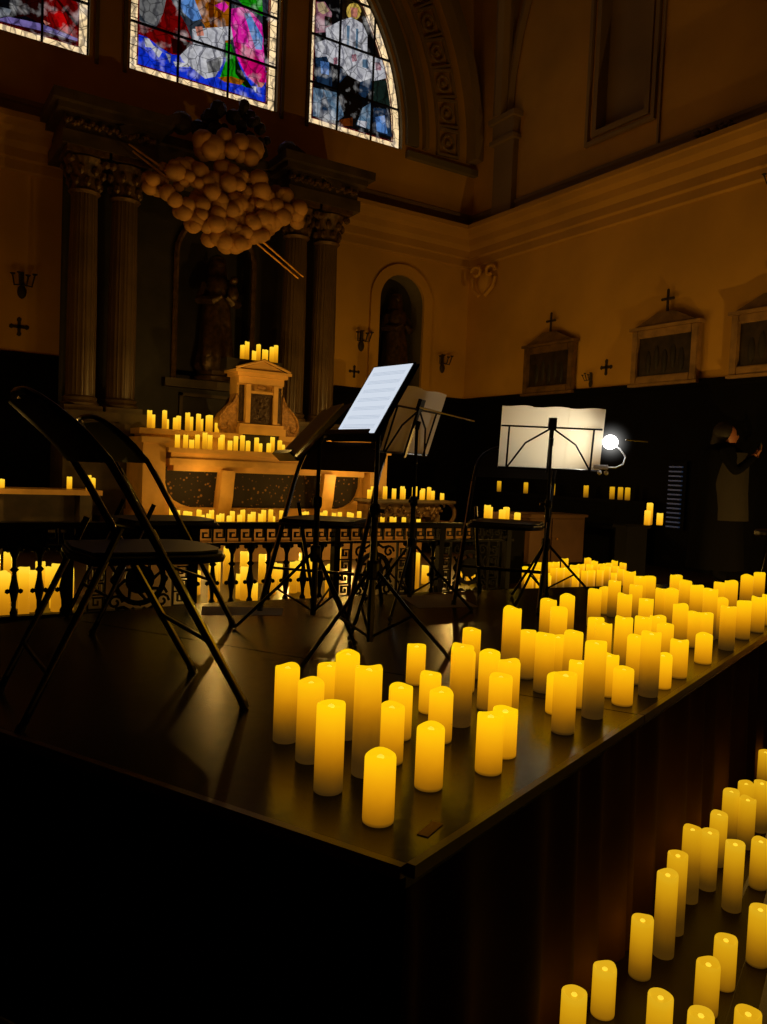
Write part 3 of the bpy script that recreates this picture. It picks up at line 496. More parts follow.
for sgn in (-1, 1):
    mb = MB()   # sloping broken pediment pieces
    T = Matrix.Translation((sgn*1.02, -.35, 4.28)) @ Matrix.Rotation(sgn*-.0+sgn*.45, 4, 'Y')
    mb.box(-.36, .36, -.12, .3, -.05, .05, mat=T); mb.ball((sgn*.66, -.36, 4.42), .13, 2); mb.build('broken_pediment', M['reredos'], rr)
mb = MB()
for i in range(38):
    a = i*2.4; q = (i % 13)/13.; mb.ball(((random.random()-.5)*1.1*(1-q*.6), -.42+random.random()*.3, 4.30+q*.55), random.uniform(.05, .11), 1)
mb.build('crest_ornament', M['rerdark'], rr)

# cloud cluster with gilt rays, hanging before the entablature
cg = thing('cloud_sculpture', 'large cluster of plaster clouds with gilt rays above the niche statue', 'sculpture', (AX-.20, 8.9, 4.3))
mb = MB()
for i in range(330):
    u = random.uniform(-1, 1); v = random.uniform(-1, 1)
    if u*u+v*v > 1: continue
    w = .92*(1 if v > 0 else .8)
    zz = .06+v*.44
    xx = u*w*(1-.35*max(0, -v))+.0
    if -.62 < xx < -.40 and .02 < zz < .16: continue
    r = random.uniform(.055, .115)
    mb.ball((xx, random.uniform(-.16, .02), zz), r, 2, (1, .8, .92))
for i in range(14): mb.ball((random.uniform(-.3, .3), random.uniform(-.1, .05), .62+random.uniform(-.08, .25)), random.uniform(.08, .14), 2)
mb.build('clouds', M['cloud'], cg, smooth=True)
for nm, p, q in (('ray', (.38, -.12, -.25), (.92, -.18, -.60)), ('ray', (.34, -.12, -.30), (.86, -.18, -.63)), ('ray', (-.72, -.1, .28), (-1.12, -.1, .46)), ('ray', (-.70, -.1, .20), (-1.08, -.1, .40))):
    mb = MB(); mb.tube([p, q], [.014, .010], 5); mb.build(nm, M['gold'], cg)

# robed statues
def robed(name, label, loc, s, child=True, rz=0, mat='statue'):
    t = thing(name, label, 'statue', loc, rz)
    mb = MB(); mb.lathe([(.26*s, 0), (.26*s, .05*s), (.22*s, .07*s), (.22*s, .12*s)], 24); mb.build('plinth', M[mat], t)
    def fold(a, r, z):
        k = max(0, 1-(z/s-.12)/1.1); return (r*(1+.13*k*math.sin(a*7+z*3/s)+.05*math.sin(a*3+z*6/s)), z)
    mb = MB(); mb.lathe([(a*s, z*s) for a, z in ((.20, .12), (.24, .18), (.21, .45), (.19, .75), (.17, .95), (.175, 1.1), (.19, 1.2), (.16, 1.28), (.07, 1.33), (.05, 1.37))], 42, mod=fold); mb.build('robe', M[mat], t, smooth=True)
    mb = MB(); mb.ball((0, -.01*s, 1.47*s), .085*s, 2, (.9, 1, 1.2)); mb.ball((0, -.09*s, 1.46*s), .016*s, 1); mb.tube([(0, 0, 1.32*s), (0, 0, 1.42*s)], .045*s, 8); mb.build('head', M[mat], t, smooth=True)
    mb = MB(); mb.lathe([(.17*s, 1.1*s), (.13*s, 1.3*s), (.115*s, 1.45*s), (.095*s, 1.56*s), (.02*s, 1.6*s)], 20, (0, .03*s, 0)); mb.build('veil', M[mat], t, smooth=True)
    for sg in (-1, 1):
        mb = MB(); mb.tube([(sg*.17*s, 0, 1.2*s), (sg*.24*s, -.05*s, 1.0*s), (sg*.12*s, -.2*s, .98*s), (sg*.03*s, -.24*s, 1.04*s)], [.065*s, .07*s, .05*s, .025*s], 8); mb.build('arm', M[mat], t, smooth=True)
    if child:
        mb = MB(); mb.ball((.13*s, -.2*s, 1.1*s), .09*s, 2, (.8, .8, 1.3)); mb.ball((.13*s, -.22*s, 1.26*s), .055*s, 2); mb.build('carried_child', M[mat], t, smooth=True)
    return t
robed('niche_statue', 'dark gilt robed statue holding a child in the altarpiece niche', (AX, 9.62, 2.46), .97)
robed('saint_statue', 'dark robed statue in the small arched niche right of the altarpiece', (NC, 10.12, 2.62), .92, False)

# ------------------------------------------------------------------ altar
ALT = thing('altar', 'pale stone altar table with speckled dark front and curved brackets', 'altar', (3.80, 8.5, .84))
org = (3.80, 8.5, .84)
def BA(name, mat, boxes, bev=0): return B(name, mat, boxes, ALT, bev, org)
BA('mensa', M['altar'], [(2.56, 5.04, 8.2, 8.62, 1.55, 1.60), (2.60, 5.00, 8.24, 8.62, 1.49, 1.55), (2.58, 5.02, 8.22, 8.62, 1.42, 1.49), (2.64, 4.96, 8.28, 8.62, 1.36, 1.42)])
BA('front_panel', M['speck'], [(2.57, 5.03, 8.5, 8.62, .84, 1.40)])
BA('base_moulding', M['altar'], [(2.56, 5.04, 8.38, 8.62, .84, .93), (2.58, 5.02, 8.41, 8.62, .93, .97)])
for x in (3.22, 4.46):
    mb = MB(); mb.prism([(-.30, .54), (-.16, .54), (-.13, .45), (-.10, .30), (-.06, .12), (-.02, .0), (-.16, .0), (-.20, .08), (-.25, .25), (-.27, .40)], x-3.80-.075, x-3.80+.075, 'x'); mb.build('bracket', M['altar'], ALT)
for sg in (-1, 1):
    xs = sorted((3.80+sg*1.245, 3.80+sg*1.48))
    BA('side_pier', M['altar'], [(xs[0], xs[1], 8.28, 8.9, .84, 1.64), (xs[0]-.03, xs[1]+.03, 8.24, 8.92, 1.64, 1.70), (xs[0]-.02, xs[1]+.02, 8.26, 8.9, .84, .92)])
    # swept bracket beside the pier
    poly = [(0, 1.38), (.04, 1.38), (.05, 1.22), (.11, 1.09), (.22, 1.0), (.36, .95), (0, .95)]
    mb = MB(); bm = mb.bm; q = []
    for a, z in ((.03, 1.36), (.035, 1.24), (.07, 1.13), (.13, 1.05), (.22, 1.0), (.36, .96)):
        q.append([bm.verts.new((sg*(1.235-u), y, w)) for u, w, y in ((0, z-.84, -.06), (a, z-.84, -.06), (a, z-.84, -.005), (0, z-.84, -.005))])
    for A_, B_ in zip(q, q[1:]):
        for k in range(4): bm.faces.new((A_[k], A_[(k+1) % 4], B_[(k+1) % 4], B_[k]))
    bm.faces.new(q[0]); bm.faces.new(q[-1]); mb.build('curved_wing', M['altar'], ALT)
BA('retable_shelf', M['altar'], [(2.40, 3.42, 8.62, 8.92, 1.60, 1.74), (3.98, 5.20, 8.62, 8.92, 1.60, 1.74), (2.36, 3.52, 8.58, 8.94, 1.74, 1.80), (3.97, 5.22, 8.58, 8.94, 1.74, 1.80), (2.33, 5.26, 8.6, 8.92, .84, 1.60)])
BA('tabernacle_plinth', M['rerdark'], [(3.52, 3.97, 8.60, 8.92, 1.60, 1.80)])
# tabernacle
TB = thing('tabernacle', 'pale stone tabernacle with pediment, scrolled sides and dark door on altar', 'tabernacle', (3.76, 8.75, 1.80))
tx = 0
mb = MB(); mb.box(-.29, .29, -.17, .17, 0, .08); mb.box(-.27, .27, -.15, .17, .08, .12); mb.build('base', M['altar'], TB)
mb = MB(); mb.box(-.28, .28, -.06, .17, .13, .66); mb.box(-.28, .28, -.10, -.06, .58, .66); mb.build('body', M['altar'], TB)
for sg in (-1, 1):
    mb = MB(); mb.box(sg*.17-.028, sg*.17+.028, -.13, -.06, .13, .57); mb.build('pilaster', M['altar'], TB)
    mb = MB(); mb.box(sg*.235-.025, sg*.235+.025, -.085, -.06, .15, .56); mb.build('dark_inset', M['tabdoor'], TB)
    pl = [(sg*.28, .0), (sg*.46, .0), (sg*.50, .06), (sg*.50, .14), (sg*.46, .22), (sg*.38, .30), (sg*.32, .36), (sg*.30, .46), (sg*.28, .46)]
    mb = MB(); mb.prism(pl, -.08, .1, 'y'); mb.tube([(sg*.28, -.08, .44), (sg*.33, -.08, .35), (sg*.40, -.08, .29), (sg*.47, -.08, .2), (sg*.49, -.08, .12), (sg*.46, -.08, .05), (sg*.40, -.08, .06), (sg*.39, -.08, .12)], .016, 6)
    mb.build('scroll_side', M['altarshade'], TB)
mb = MB(); mb.box(-.14, .14, -.10, -.055, .13, .50); mb.box(-.15, .15, -.115, -.05, .44, .465); 
for i in range(7): mb.ball((.05*math.sin(i*1.9), -.10, .18+i*.035), .02, 1)
d = mb.build('door', M['tabdoor'], TB)
mb = MB(); mb.box(-.15, .15, -.12, -.06, .47, .50); mb.build('door_lintel', M['altar'], TB)
mb = MB(); mb.ball((0, -.1, .545), .05, 2, (1.2, .4, .6)); mb.build('cherub_boss', M['altarshade'], TB)
mb = MB(); mb.box(-.31, .31, -.14, .19, .66, .70); mb.box(-.345, .345, -.17, .20, .70, .73); mb.build('cornice', M['altar'], TB)
mb = MB(); mb.prism([(-.30, .73), (.30, .73), (0, .84)], -.13, -.02, 'y'); mb.tube([(-.335, -.15, .74), (0, -.15, .855), (.335, -.15, .74)], .016, 6); mb.build('pediment', M['altar'], TB)
mb = MB(); mb.box(-.40, .28, -.02, .19, .73, .86); mb.build('attic_block', M['rerdark'], TB)
# altar steps (predella)
mb = MB(); mb.box(1.9, 5.3, 7.5, 9.75, .48, .66, bev=.01); mb.box(2.1, 6.25, 7.8, 9.75, .66, .84, bev=.01); struct(mb.build('trim_altar_steps', M['sanct']))

# side ledges and furniture by the back wall
t = thing('credence_table', 'low brown stone side table carrying candles left of the altar', 'table', (1.45, 8.65, .48))
mb = MB(); mb.box(-.60, .50, -.28, .25, .60, .65); mb.build('table_top', M['altar'], t)
for x in (-.52, .30): 
    mb = MB(); mb.box(x, x+.12, -.2, .2, 0, .60); mb.build('leg', M['reredos'], t)
mb = MB(); mb.box(-.40, .30, .05, .22, .2, .60); mb.build('panel', M['reredos'], t)
t = thing('console_table', 'ornate dark console table with scrolled end holding candles right of altar', 'table', (5.5, 8.02, .84))
mb = MB(); mb.box(-.72, .50, -.22, .2, .24, .28, bev=.01); mb.build('table_top', M['reredos'], t)
mb = MB(); mb.box(-.68, .30, -.14, .16, .08, .24); 
for i in range(26): mb.ball((-.66+i*.038, -.15, .14+.05*math.sin(i*1.3)), .03, 1)
mb.build('carved_apron', M['carved'], t)
mb = MB(); mb.tube([(.38+.17*math.cos(a), -.12, .12+.145*math.sin(a)) for a in [i*PI/12-.6*PI for i in range(22)]], .026, 7); mb.tube([(.34+.05*math.cos(a), -.12, .2+.05*math.sin(a)) for a in [i*PI/8 for i in range(14)]], .016, 6); mb.build('scroll_end', M['carved'], t)
for x in (-.66, -.1, .3):
    mb = MB(); mb.box(x-.03, x+.03, -.12, .1, 0, .1); mb.build('foot', M['reredos'], t)
t = thing('plinth_stand', 'black square plinth with five candles behind the railing', 'plinth', (4.83, 5.62, .48))
mb = MB(); mb.box(-.26, .26, -.12, .12, .51, .55, bev=.008); mb.build('top', M['black'], t)
mb = MB(); mb.box(-.22, .22, -.1, .1, .04, .51); mb.build('body', M['dado'], t)
mb = MB(); mb.box(-.25, .25, -.12, .12, 0, .04); mb.build('base', M['dado'], t)
t = thing('wooden_cabinet', 'low brown wooden cabinet with panelled doors standing behind candle field', 'cabinet', (6.42, 6.7, .48))
mb = MB(); mb.box(-.62, .42, -.2, .2, .03, .54); mb.build('carcass', M['cabinet'], t)
mb = MB(); mb.box(-.65, .45, -.23, .22, .54, .57, bev=.006); mb.build('top', M['cabinet'], t)
for x in (-.60, -.09):
    mb = MB(); mb.box(x, x+.49, -.22, -.2, .05, .52, bev=.004); dd = mb.build('door', M['cabinet'], t)
    mb = MB(); mb.ball((x+.43 if x < -.3 else x+.06, -.235, .3), .014, 1); mb.build('knob', M['gold'], dd)
t = thing('candle_pillar', 'black narrow pillar carrying three candles left of the blue slats', 'plinth', (6.06, 5.16, .48))
mb = MB(); mb.box(-.17, .17, -.09, .09, .53, .56, bev=.006); mb.build('top', M['dado'], t)
mb = MB(); mb.box(-.14, .14, -.07, .07, 0, .53); mb.build('shaft', M['dado'], t)
# shelf of the stalls along the right wall
t = thing('choir_bench', 'long black wooden bench back along right wall with candles on its ledge', 'bench', (7.5, 7.65, .48))
mb = MB(); mb.box(-.08, .14, -1.5, 1.45, .70, .745); mb.build('ledge', M['dado'], t)
mb = MB(); mb.box(-.02, .04, -1.45, 1.4, 0, .70); mb.build('back_board', M['dado'], t)
for y in (-1.45, -.5, .45, 1.34):
    mb = MB(); mb.box(-.3, -.02, y, y+.05, 0, .45); mb.build('end_board', M['dado'], t)
mb = MB(); mb.box(-.34, -.02, -1.45, 1.4, .41, .45); mb.build('seat', M['dado'], t)
t = thing('louvred_panel', 'tall narrow panel of thin horizontal slats with a painted blue glow on right wall', 'shutter', (7.66, 5.93, .95))
mb = MB(); mb.box(0, .03, -.13, .13, -.02, .75); mb.build('frame', M['dado'], t)
for i in range(14):
    mb = MB(); mb.box(-.03, .0, -.085, .085, i*.052, i*.052+.016, mat=Matrix.Rotation(.0, 4, 'X')); mb.build('slat', M['louvre'], t)

# ------------------------------------------------------------------ wall pictures, sconces, crosses
def cross(mb, x, y, z, s, mat=None):
    mb.box(x-.012*s, x+.012*s, y-.012, y+.012, z, z+.30*s, mat); mb.box(x-.09*s, x+.09*s, y-.012, y+.012, z+.17*s, z+.20*s, mat)
    for dx, dz in ((-.09, .185), (.09, .185), (0, .30)): mb.ball((x+dx*s, y, z+dz*s), .022*s, 1, mat=mat)
def picture(yc, w, z0, z1, fr, label):
    t = thing('framed_picture', label, 'picture', (XR-.04, yc, z0), -PI/2, 'stations of the cross on the right wall')
    # local x runs along the wall, -y into the room (rz = -90: local -y -> -x)
    h = z1-z0; hw = w/2; f = .09
    mb = MB(); mb.box(-hw, -hw+f, -.06, .02, 0, h, bev=.01); mb.box(hw-f, hw, -.06, .02, 0, h, bev=.01); mb.box(-hw+f, hw-f, -.06, .02, 0, f, bev=.01); mb.box(-hw+f, hw-f, -.06, .02, h-f, h, bev=.01); mb.box(-hw-.03, hw+.03, -.08, .02, h, h+.035); mb.box(-hw-.02, hw+.02, -.07, .02, -.03, 0)
    mb.build('frame', fr, t)
    mb = MB(); mb.box(-hw+f, hw-f, -.02, 0, f, h-f)
    p = mb.build('painting', M['painting'], t)
    mb = MB(); mb.prism([(-hw*.95, h+.035), (hw*.95, h+.035), (hw*.25, h+.18), (-hw*.25, h+.18)], -.05, .02, 'y'); mb.build('pediment', M['frame'], t)
    mb = MB(); cross(mb, 0, -.02, h+.17, .85); mb.build('cross', M['bracketiron'], t)
    # relief figures
    mb = MB()
    for i in range(5): mb.ball((-hw*.5+i*hw*.25, -.02, f+.16+.05*(i % 2)), .07, 2, (.6, .2, 2))
    mb.build('figures', M['rerdark'], p)
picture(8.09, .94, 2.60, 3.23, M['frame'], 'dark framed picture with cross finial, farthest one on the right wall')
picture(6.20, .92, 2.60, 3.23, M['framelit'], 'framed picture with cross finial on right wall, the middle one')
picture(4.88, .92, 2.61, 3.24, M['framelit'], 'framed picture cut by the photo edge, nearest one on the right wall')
def sconce(loc, rz, label, s=1., cr=True):
    t = thing('candle_sconce', label, 'sconce', loc, rz, 'iron wall sconces')
    mb = MB(); mb.box(-.02*s, .02*s, -.02, .01, -.12*s, .14*s); mb.ball((0, -.01, -.08*s), .05*s, 2, (1, .4, 1.6)); mb.build('bracket', M['bracketiron'], t)
    for i, dx in enumerate((-.11, -.04, .05, .12)):
        mb = MB(); mb.tube([(0, -.02, 0), (dx*.8*s, -.06, -.02*s), (dx*s, -.09, .08*s+.02*(i % 2))], .010*s, 5); mb.lathe([(.012*s, 0), (.03*s, .015*s), (.03*s, .022*s)], 10, (dx*s, -.09, .08*s+.02*(i % 2))); mb.build('arm', M['bracketiron'], t)
def plaque(loc, rz, label, s=1.):
    mb = MB(); mb.box(-.017*s, .017*s, -.012, 0, -.08*s, .08*s); mb.box(-.08*s, .08*s, -.012, 0, -.017*s, .017*s)
    for dx, dz in ((-.08, 0), (.08, 0), (0, .08), (0, -.08)): mb.ball((dx*s, -.006, dz*s), .03*s, 1, (1, .2, 1))
    o = mb.build('wall_cross', M['bracketiron']); o.location = loc; o.rotation_euler = (0, 0, rz); tag(o, label, 'cross', 'small consecration crosses')
sconce((1.39, YB-.01, 3.37), 0, 'branched dark sconce left of altarpiece, above a small cross')
plaque((1.37, YB-.002, 2.90), 0, 'small dark cross on the wall left of the altarpiece')
sconce((5.84, YB-.01, 3.29), 0, 'dark branched sconce between the altarpiece and the small niche')
plaque((5.75, YB-.002, 2.84), 0, 'small dark cross on the wall between altarpiece and small niche', .85)
sconce((7.28, YB-.01, 3.12), 0, 'dark branched sconce right of the small arched niche', .95)
plaque((XR-.002, 7.12, 2.86), -PI/2, 'small dark cross on the right wall between two framed pictures', .95)
sconce((XR-.01, 7.36, 2.72), -PI/2, 'low dark sconce on the right wall beside the far framed picture', .6)
sconce((XR-.01, 4.98, 4.55), -PI/2, 'dark bracket high under the right cornice at the photo edge', .8)
t = thing('cartouche', 'carved plaster cartouche under the cornice where the two walls meet', 'ornament', (7.66, 9.52, 4.32), -math.radians(72))
mb = MB(); mb.ball((0, 0, 0), .15, 2, (.9, .45, 1.2)); mb.build('shield', M['wall'], t, smooth=True)
for sg in (-1, 1):
    mb = MB(); mb.tube([(sg*(.12+.09*math.cos(a)*(1-i*.04)), -.07, .14+.09*math.sin(a)*(1-i*.04)) for i, a in enumerate([j*PI/7 for j in range(13)])], .028, 6); mb.tube([(sg*.2, -.05, .05), (sg*.17, -.07, -.1), (sg*.05, -.08, -.22)], .028, 6); mb.build('scroll', M['wall'], t)

# ------------------------------------------------------------------ iron communion railing
RL = thing('iron_railing', 'black cast iron communion railing with key pattern frieze and scrolled panels', 'railing', (0, 5.0, .48))
RX0, RX1 = -.6, 4.44
mb = MB(); mb.box(RX0, RX1+.02, -.055, .055, .555, .59, bev=.008); mb.build('top_rail', M['iron'], RL)
mb = MB(); mb.box(RX0, RX1, -.02, .02, .44, .455); mb.box(RX0, RX1, -.03, .03, .02, .05); mb.build('lower_rail', M['iron'], RL)
def key(mb, x, z, s, vert=False):   # one Greek key unit, s wide
    t_ = s*.10
    segs = [((0, 0), (0, 1)), ((0, 1), (.9, 1)), ((.9, 1), (.9, .3)), ((.9, .3), (.35, .3)), ((.35, .3), (.35, .65)), ((.35, .65), (.62, .65))]
    for (a, b_), (c, d_) in segs:
        if vert: a, b_, c, d_ = b_, a, d_, c
        x0, x1 = sorted((x+a*s, x+c*s)); z0, z1 = sorted((z+b_*s, z+d_*s))
        mb.box(x0-t_/2, x1+t_/2, -.012, .012, z0-t_/2, z1+t_/2)
mb = MB(); x = RX0+.02
solid = [(1.00, 1.78), (2.78, 2.96), (3.34, 3.42), (4.2, 4.42), (-.6, .9)]
while x < RX1-.08: key(mb, x, .465, .085); x += .094
mb.build('key_frieze', M['iron'], RL)
mb = MB()
for x0, x1 in ((-.6, .86), (1.05, 1.78)): mb.box(x0, x1, -.004, .004, .455, .555)
mb.build('frieze_plate', M['iron'], RL)
def baluster(x):
    mb = MB(); mb.lathe([(.020, .05), (.022, .07), (.012, .09), (.014, .13), (.028, .20), (.016, .26), (.012, .30), (.026, .315), (.012, .33), (.013, .38), (.030, .42), (.038, .445)], 10, (x, 0, 0))
    for dx in (-.035, .035): mb.ball((x+dx, 0, .19), .016, 1); mb.ball((x+dx, 0, .43), .018, 1)
    mb.build('baluster', M['iron'], RL, smooth=True)
for x in [.61-.6+i*.135 for i in range(0, 8)]+[1.74+i*.132 for i in range(9)]+[3.41, 3.64]: baluster(x)
for x in (-.45, -.3, -.15): baluster(x)
def key_strip(x):
    mb = MB(); z = .06
    while z < .38: key(mb, x-.04, z, .078, True); z += .088
    mb.box(x-.055, x-.045, -.012, .012, .05, .45); mb.box(x+.045, x+.055, -.012, .012, .05, .45); mb.build('key_strip', M['iron'], RL)
for x in (1.14, 1.66, 2.86, 3.36, 3.76, 4.24): key_strip(x)
def medallion(xc, w, big=.15):
    mb = MB(); zc = .235
    mb.lathe([(big-.03, -.01), (big, -.012), (big, .012), (big-.03, .01)], 28, mat=Matrix.Translation((xc, 0, zc)) @ Matrix.Rotation(PI/2, 4, 'X'), caps=False)
    mb.lathe([(0.001, -.012), (big*.55, -.012), (big*.55, .012), (.001, .012)], 20, mat=Matrix.Translation((xc, 0, zc)) @ Matrix.Rotation(PI/2, 4, 'X'))
    for j in range(8):
        a = j*PI/4; mb.tube([(xc+big*.5*math.cos(a), 0, zc+big*.5*math.sin(a)), (xc+big*.8*math.cos(a+.3), 0, zc+big*.8*math.sin(a+.3)), (xc+big*math.cos(a), 0, zc+big*math.sin(a))], .012, 5)
    for sx in (-1, 1):
        for sz in (-1, 1):
            cx, cz = xc+sx*(w/2-.055), zc+sz*.14
            mb.tube([(cx+.045*math.cos(t_)*(1-.06*i), 0, cz+.045*math.sin(t_)*(1-.06*i)) for i, t_ in enumerate([j*PI/5 for j in range(13)])], .009, 5)
            mb.tube([(cx, 0, cz+sz*.04), (cx-sx*.05, 0, cz+sz*.03), (cx-sx*.10, 0, cz+sz*.06)], .010, 5); mb.ball((cx-sx*.11, 0, cz+sz*.05), .018, 1)
            mb.tube([(cx+sx*.03, 0, cz-sz*.05), (cx, 0, cz-sz*.10), (cx+sx*.03, 0, cz-sz*.14)], .010, 5)
    mb.build('scroll_panel', M['iron'], RL)
medallion(1.40, .40, .165); medallion(3.11, .36, .14); medallion(4.0, .36, .14)
for x in (.98, 1.74, 2.78, 3.44, 3.70, 4.38):
    mb = MB(); mb.box(x-.022, x+.022, -.03, .03, 0, .555); mb.build('post', M['iron'], RL)
mb = MB(); mb.box(RX0, RX1+.05, -.09, .07, -.0, .03); mb.build('sill', M['dado'], RL)

# ------------------------------------------------------------------ stage
P0 = Vector((.81, 1.15)); U = Vector((.932, .363)).normalized(); V = Vector((-.443, .896)).normalized(); ZS_ = .75
def sp(a, b_): q = P0+U*a+V*b_; return (q.x, q.y)
def platform(label, a0, a1, bmax, left, right, pts_):
    c = P0+U*((a0+a1)/2)+V*(bmax/2)
    t = thing('stage_platform', label, 'stage', (c.x, c.y, 0))
    def loc(pl): return [(x-c.x, y-c.y) for x, y in pl]
    mb = MB(); mb.prism(loc(pts_), ZS_-.045, ZS_, 'z'); mb.build('deck', M['stage'], t)
    mb = MB(); e = .018
    mb.prism(loc([sp(a0, -e), sp(a1, -e), sp(a1, e*0), sp(a0, 0)]), ZS_-.022, ZS_+.003, 'z'); 
    if left: mb.prism(loc([sp(-e, 0), sp(0, 0), sp(0, bmax), sp(-e, bmax)]), ZS_-.022, ZS_+.002, 'z')
    mb.build('edge_strip', M['trimwood'], t)
    # pleated skirt on the side facing the right candles
    def pleat(p, q, outv, name, mat, amp, step=.02):
        n = int((Vector(q)-Vector(p)).length/step); bm = bmesh.new(); rows = []
        d = (Vector(q)-Vector(p))
        for k, z in enumerate((ZS_-.012, .6, .3, .0)):
            r = []
            for i in range(n+1):
                s_ = d.length*i/n; w = math.sin(s_*26+math.sin(s_*7)*1.5)*amp*(.35+.22*k)
                pt = Vector(p)+d*(i/n)+outv*(w-amp*1.4+.004*k)
                r.append(bm.verts.new((pt.x-c.x, pt.y-c.y, z+.002)))
            rows.append(r)
        for A_, B_ in zip(rows, rows[1:]):
            for i in range(n): bm.faces.new((A_[i], A_[i+1], B_[i+1], B_[i]))
        me = bpy.data.meshes.new(name); bm.to_mesh(me); bm.free(); me.materials.append(mat)
        for f in me.polygons: f.use_smooth = True
        o = bpy.data.objects.new(name, me); COL.objects.link(o); o.parent = t
    nrm = Vector((U.y, -U.x))
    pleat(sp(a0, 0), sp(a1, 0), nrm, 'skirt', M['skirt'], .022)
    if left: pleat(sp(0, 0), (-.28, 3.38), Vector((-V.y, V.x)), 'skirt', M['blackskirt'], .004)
    for a in (a0+.08, a1-.08):
        for b_ in (.1, bmax-.1):
            q = sp(a, b_); mb = MB(); mb.box(q[0]-c.x-.025, q[0]-c.x+.025, q[1]-c.y-.025, q[1]-c.y+.025, 0, ZS_-.045); mb.build('leg', M['black'], t)
platform('near black stage platform with brown skirt, carrying the first cluster of candles', 0, 1.222, 2.5, True, False, [sp(0, 0), sp(1.222, 0), (.68, 3.71), (-.28, 3.38)])
platform('farther stage platform behind the joint, covered with the dense crowd of candles', 1.228, 5.0, 1.4, False, True, [sp(1.228, 0), sp(5.0, 0), (5.3, 3.55), (3.3, 3.78), (1.4, 3.86), (.69, 3.713)])
mb = MB(); mb.box(-.035, .035, -.012, .012, 0, .0015); o = mb.build('tape_strip', M['tape']); o.location = (.93, 1.245, ZS_+.0005); o.rotation_euler = (0, 0, .5); tag(o, 'small pale strip of tape at the near corner of the stage', 'tape')
def sheet(pts, label):
    c = (sum(p[0] for p in pts)/4, sum(p[1] for p in pts)/4)
    mb = MB(); mb.prism([(p[0]-c[0], p[1]-c[1]) for p in pts], 0, .0015, 'z'); o = mb.build('paper_sheet', M['floorpaper']); o.location = (c[0], c[1], ZS_+.0005); tag(o, label, 'paper', 'loose sheets on the stage')
sheet([(1.28, 3.55), (1.63, 3.42), (1.72, 3.60), (1.36, 3.76)], 'loose grey sheet lying on stage between chairs and left candles, by the railing')
sheet([(2.38, 3.38), (2.72, 3.31), (2.84, 3.68), (2.52, 3.76)], 'larger loose grey sheet on the stage left of the wire stand')

# ------------------------------------------------------------------ candles
def candle_mesh(h, r, seed, n=22, wm='wax'):
    rnd = random.Random(seed); p1, p2 = rnd.uniform(0, 6), rnd.uniform(0, 6); am = rnd.uniform(.0015, .0032)
    def mod(a, rr, z):
        k = 1 if z > h-.012 else 0
        return (rr, z+k*(am*math.sin(a*2+p1)+am*.6*math.sin(a*3+p2)))
    mb = MB()
    prof = [(r*.90, 0), (r*.98, .002), (r, .008), (r*.995, h*.5), (r*.99, h-.014), (r*.985, h-.006), (r*.93, h-.001), (r*.84, h-.003), (r*.72, h-.0115), (r*.4, h-.0118), (.002, h-.0119)]
    bm = mb.bm; mb.lathe(prof, n, mod=lambda a, rr, z: mod(a, rr, z) if rr > r*.8 else (rr, z), caps=True)
    me = mb.mesh('candle', M[wm], smooth=True)
    at = me.attributes.new('glow', 'FLOAT', 'POINT')
    for i, v in enumerate(me.vertices): at.data[i].value = min(1., max(0., (h-v.co.z)/.205)+(.12 if v.co.z < .004 else 0))
    return me
def flame_mesh():
    mb = MB(); mb.lathe([(.002, 0), (.006, .001), (.008, .003), (.006, .006), (.001, .009)], 8); return mb.mesh('flame_tip', M['flame'], smooth=True)
FM = flame_mesh(); CACHE = {}
def cmesh(h, r, wm, n=22):
    k = (round(h*200), r, wm, random.randrange(2))
    if k not in CACHE: CACHE[k] = candle_mesh(k[0]/200., r, hash(k[:1])+k[3]*7, n, wm)
    return CACHE[k], k[0]/200.
def candle(x, y, z, h, r, wm, label, group, flame=False, n=22):
    me, hh = cmesh(h, r, wm, n)
    o = bpy.data.objects.new('candle', me); COL.objects.link(o); o.location = (x, y, z+.0005); o.rotation_euler = (0, 0, random.uniform(0, 6.28))
    tag(o, label, 'candle', group)
    if flame:
        f = bpy.data.objects.new('flame_tip', FM); COL.objects.link(f); f.parent = o; f.location = (0, 0, hh-.0115)
    return o
def hw(h): return 'short' if h < .148 else ('medium' if h < .185 else 'tall')
fwd = Vector((math.sin(math.radians(32.4)), math.cos(math.radians(32.4)))); rgt = Vector((fwd.y, -fwd.x))
def scr(c): v = Vector((c[0], c[1])); return v.dot(rgt)/v.dot(fwd)
def dep(c): return Vector((c[0], c[1])).dot(fwd)
cl1 = [c for c in STAGE[:22]]; rest = STAGE[22:]
def ranks(lst, k, words, tail, group, z, r, wm, flame=True):
    lst = sorted(lst, key=dep); n = len(lst)
    sz = [n//k+(1 if i < n % k else 0) for i in range(k)]; p = 0
    for i in range(k):
        g = sorted(lst[p:p+sz[i]], key=scr); p += sz[i]
        for j, c in enumerate(g):
            candle(c[0], c[1], z, c[2], r, wm, '%s lit candle %s, %s, %s' % (hw(c[2]), tail, nth(j), words[i]), group, flame)
ranks(cl1, 3, ['front rank', 'middle rank', 'back rank'], 'in near stage corner cluster', 'candles on the near stage corner', ZS_, .032, 'wax')
ranks(rest, 5, ['nearest rank', 'second rank', 'third rank', 'fourth rank', 'farthest rank'], 'in dense stage crowd', 'candles crowded on the far stage', ZS_, .032, 'wax')
ranks(FLOOR, 3, ['nearest row', 'middle row', 'farthest row'], 'on floor beside stage skirt', 'candles on the floor below the stage', 0, .032, 'waxfloor')
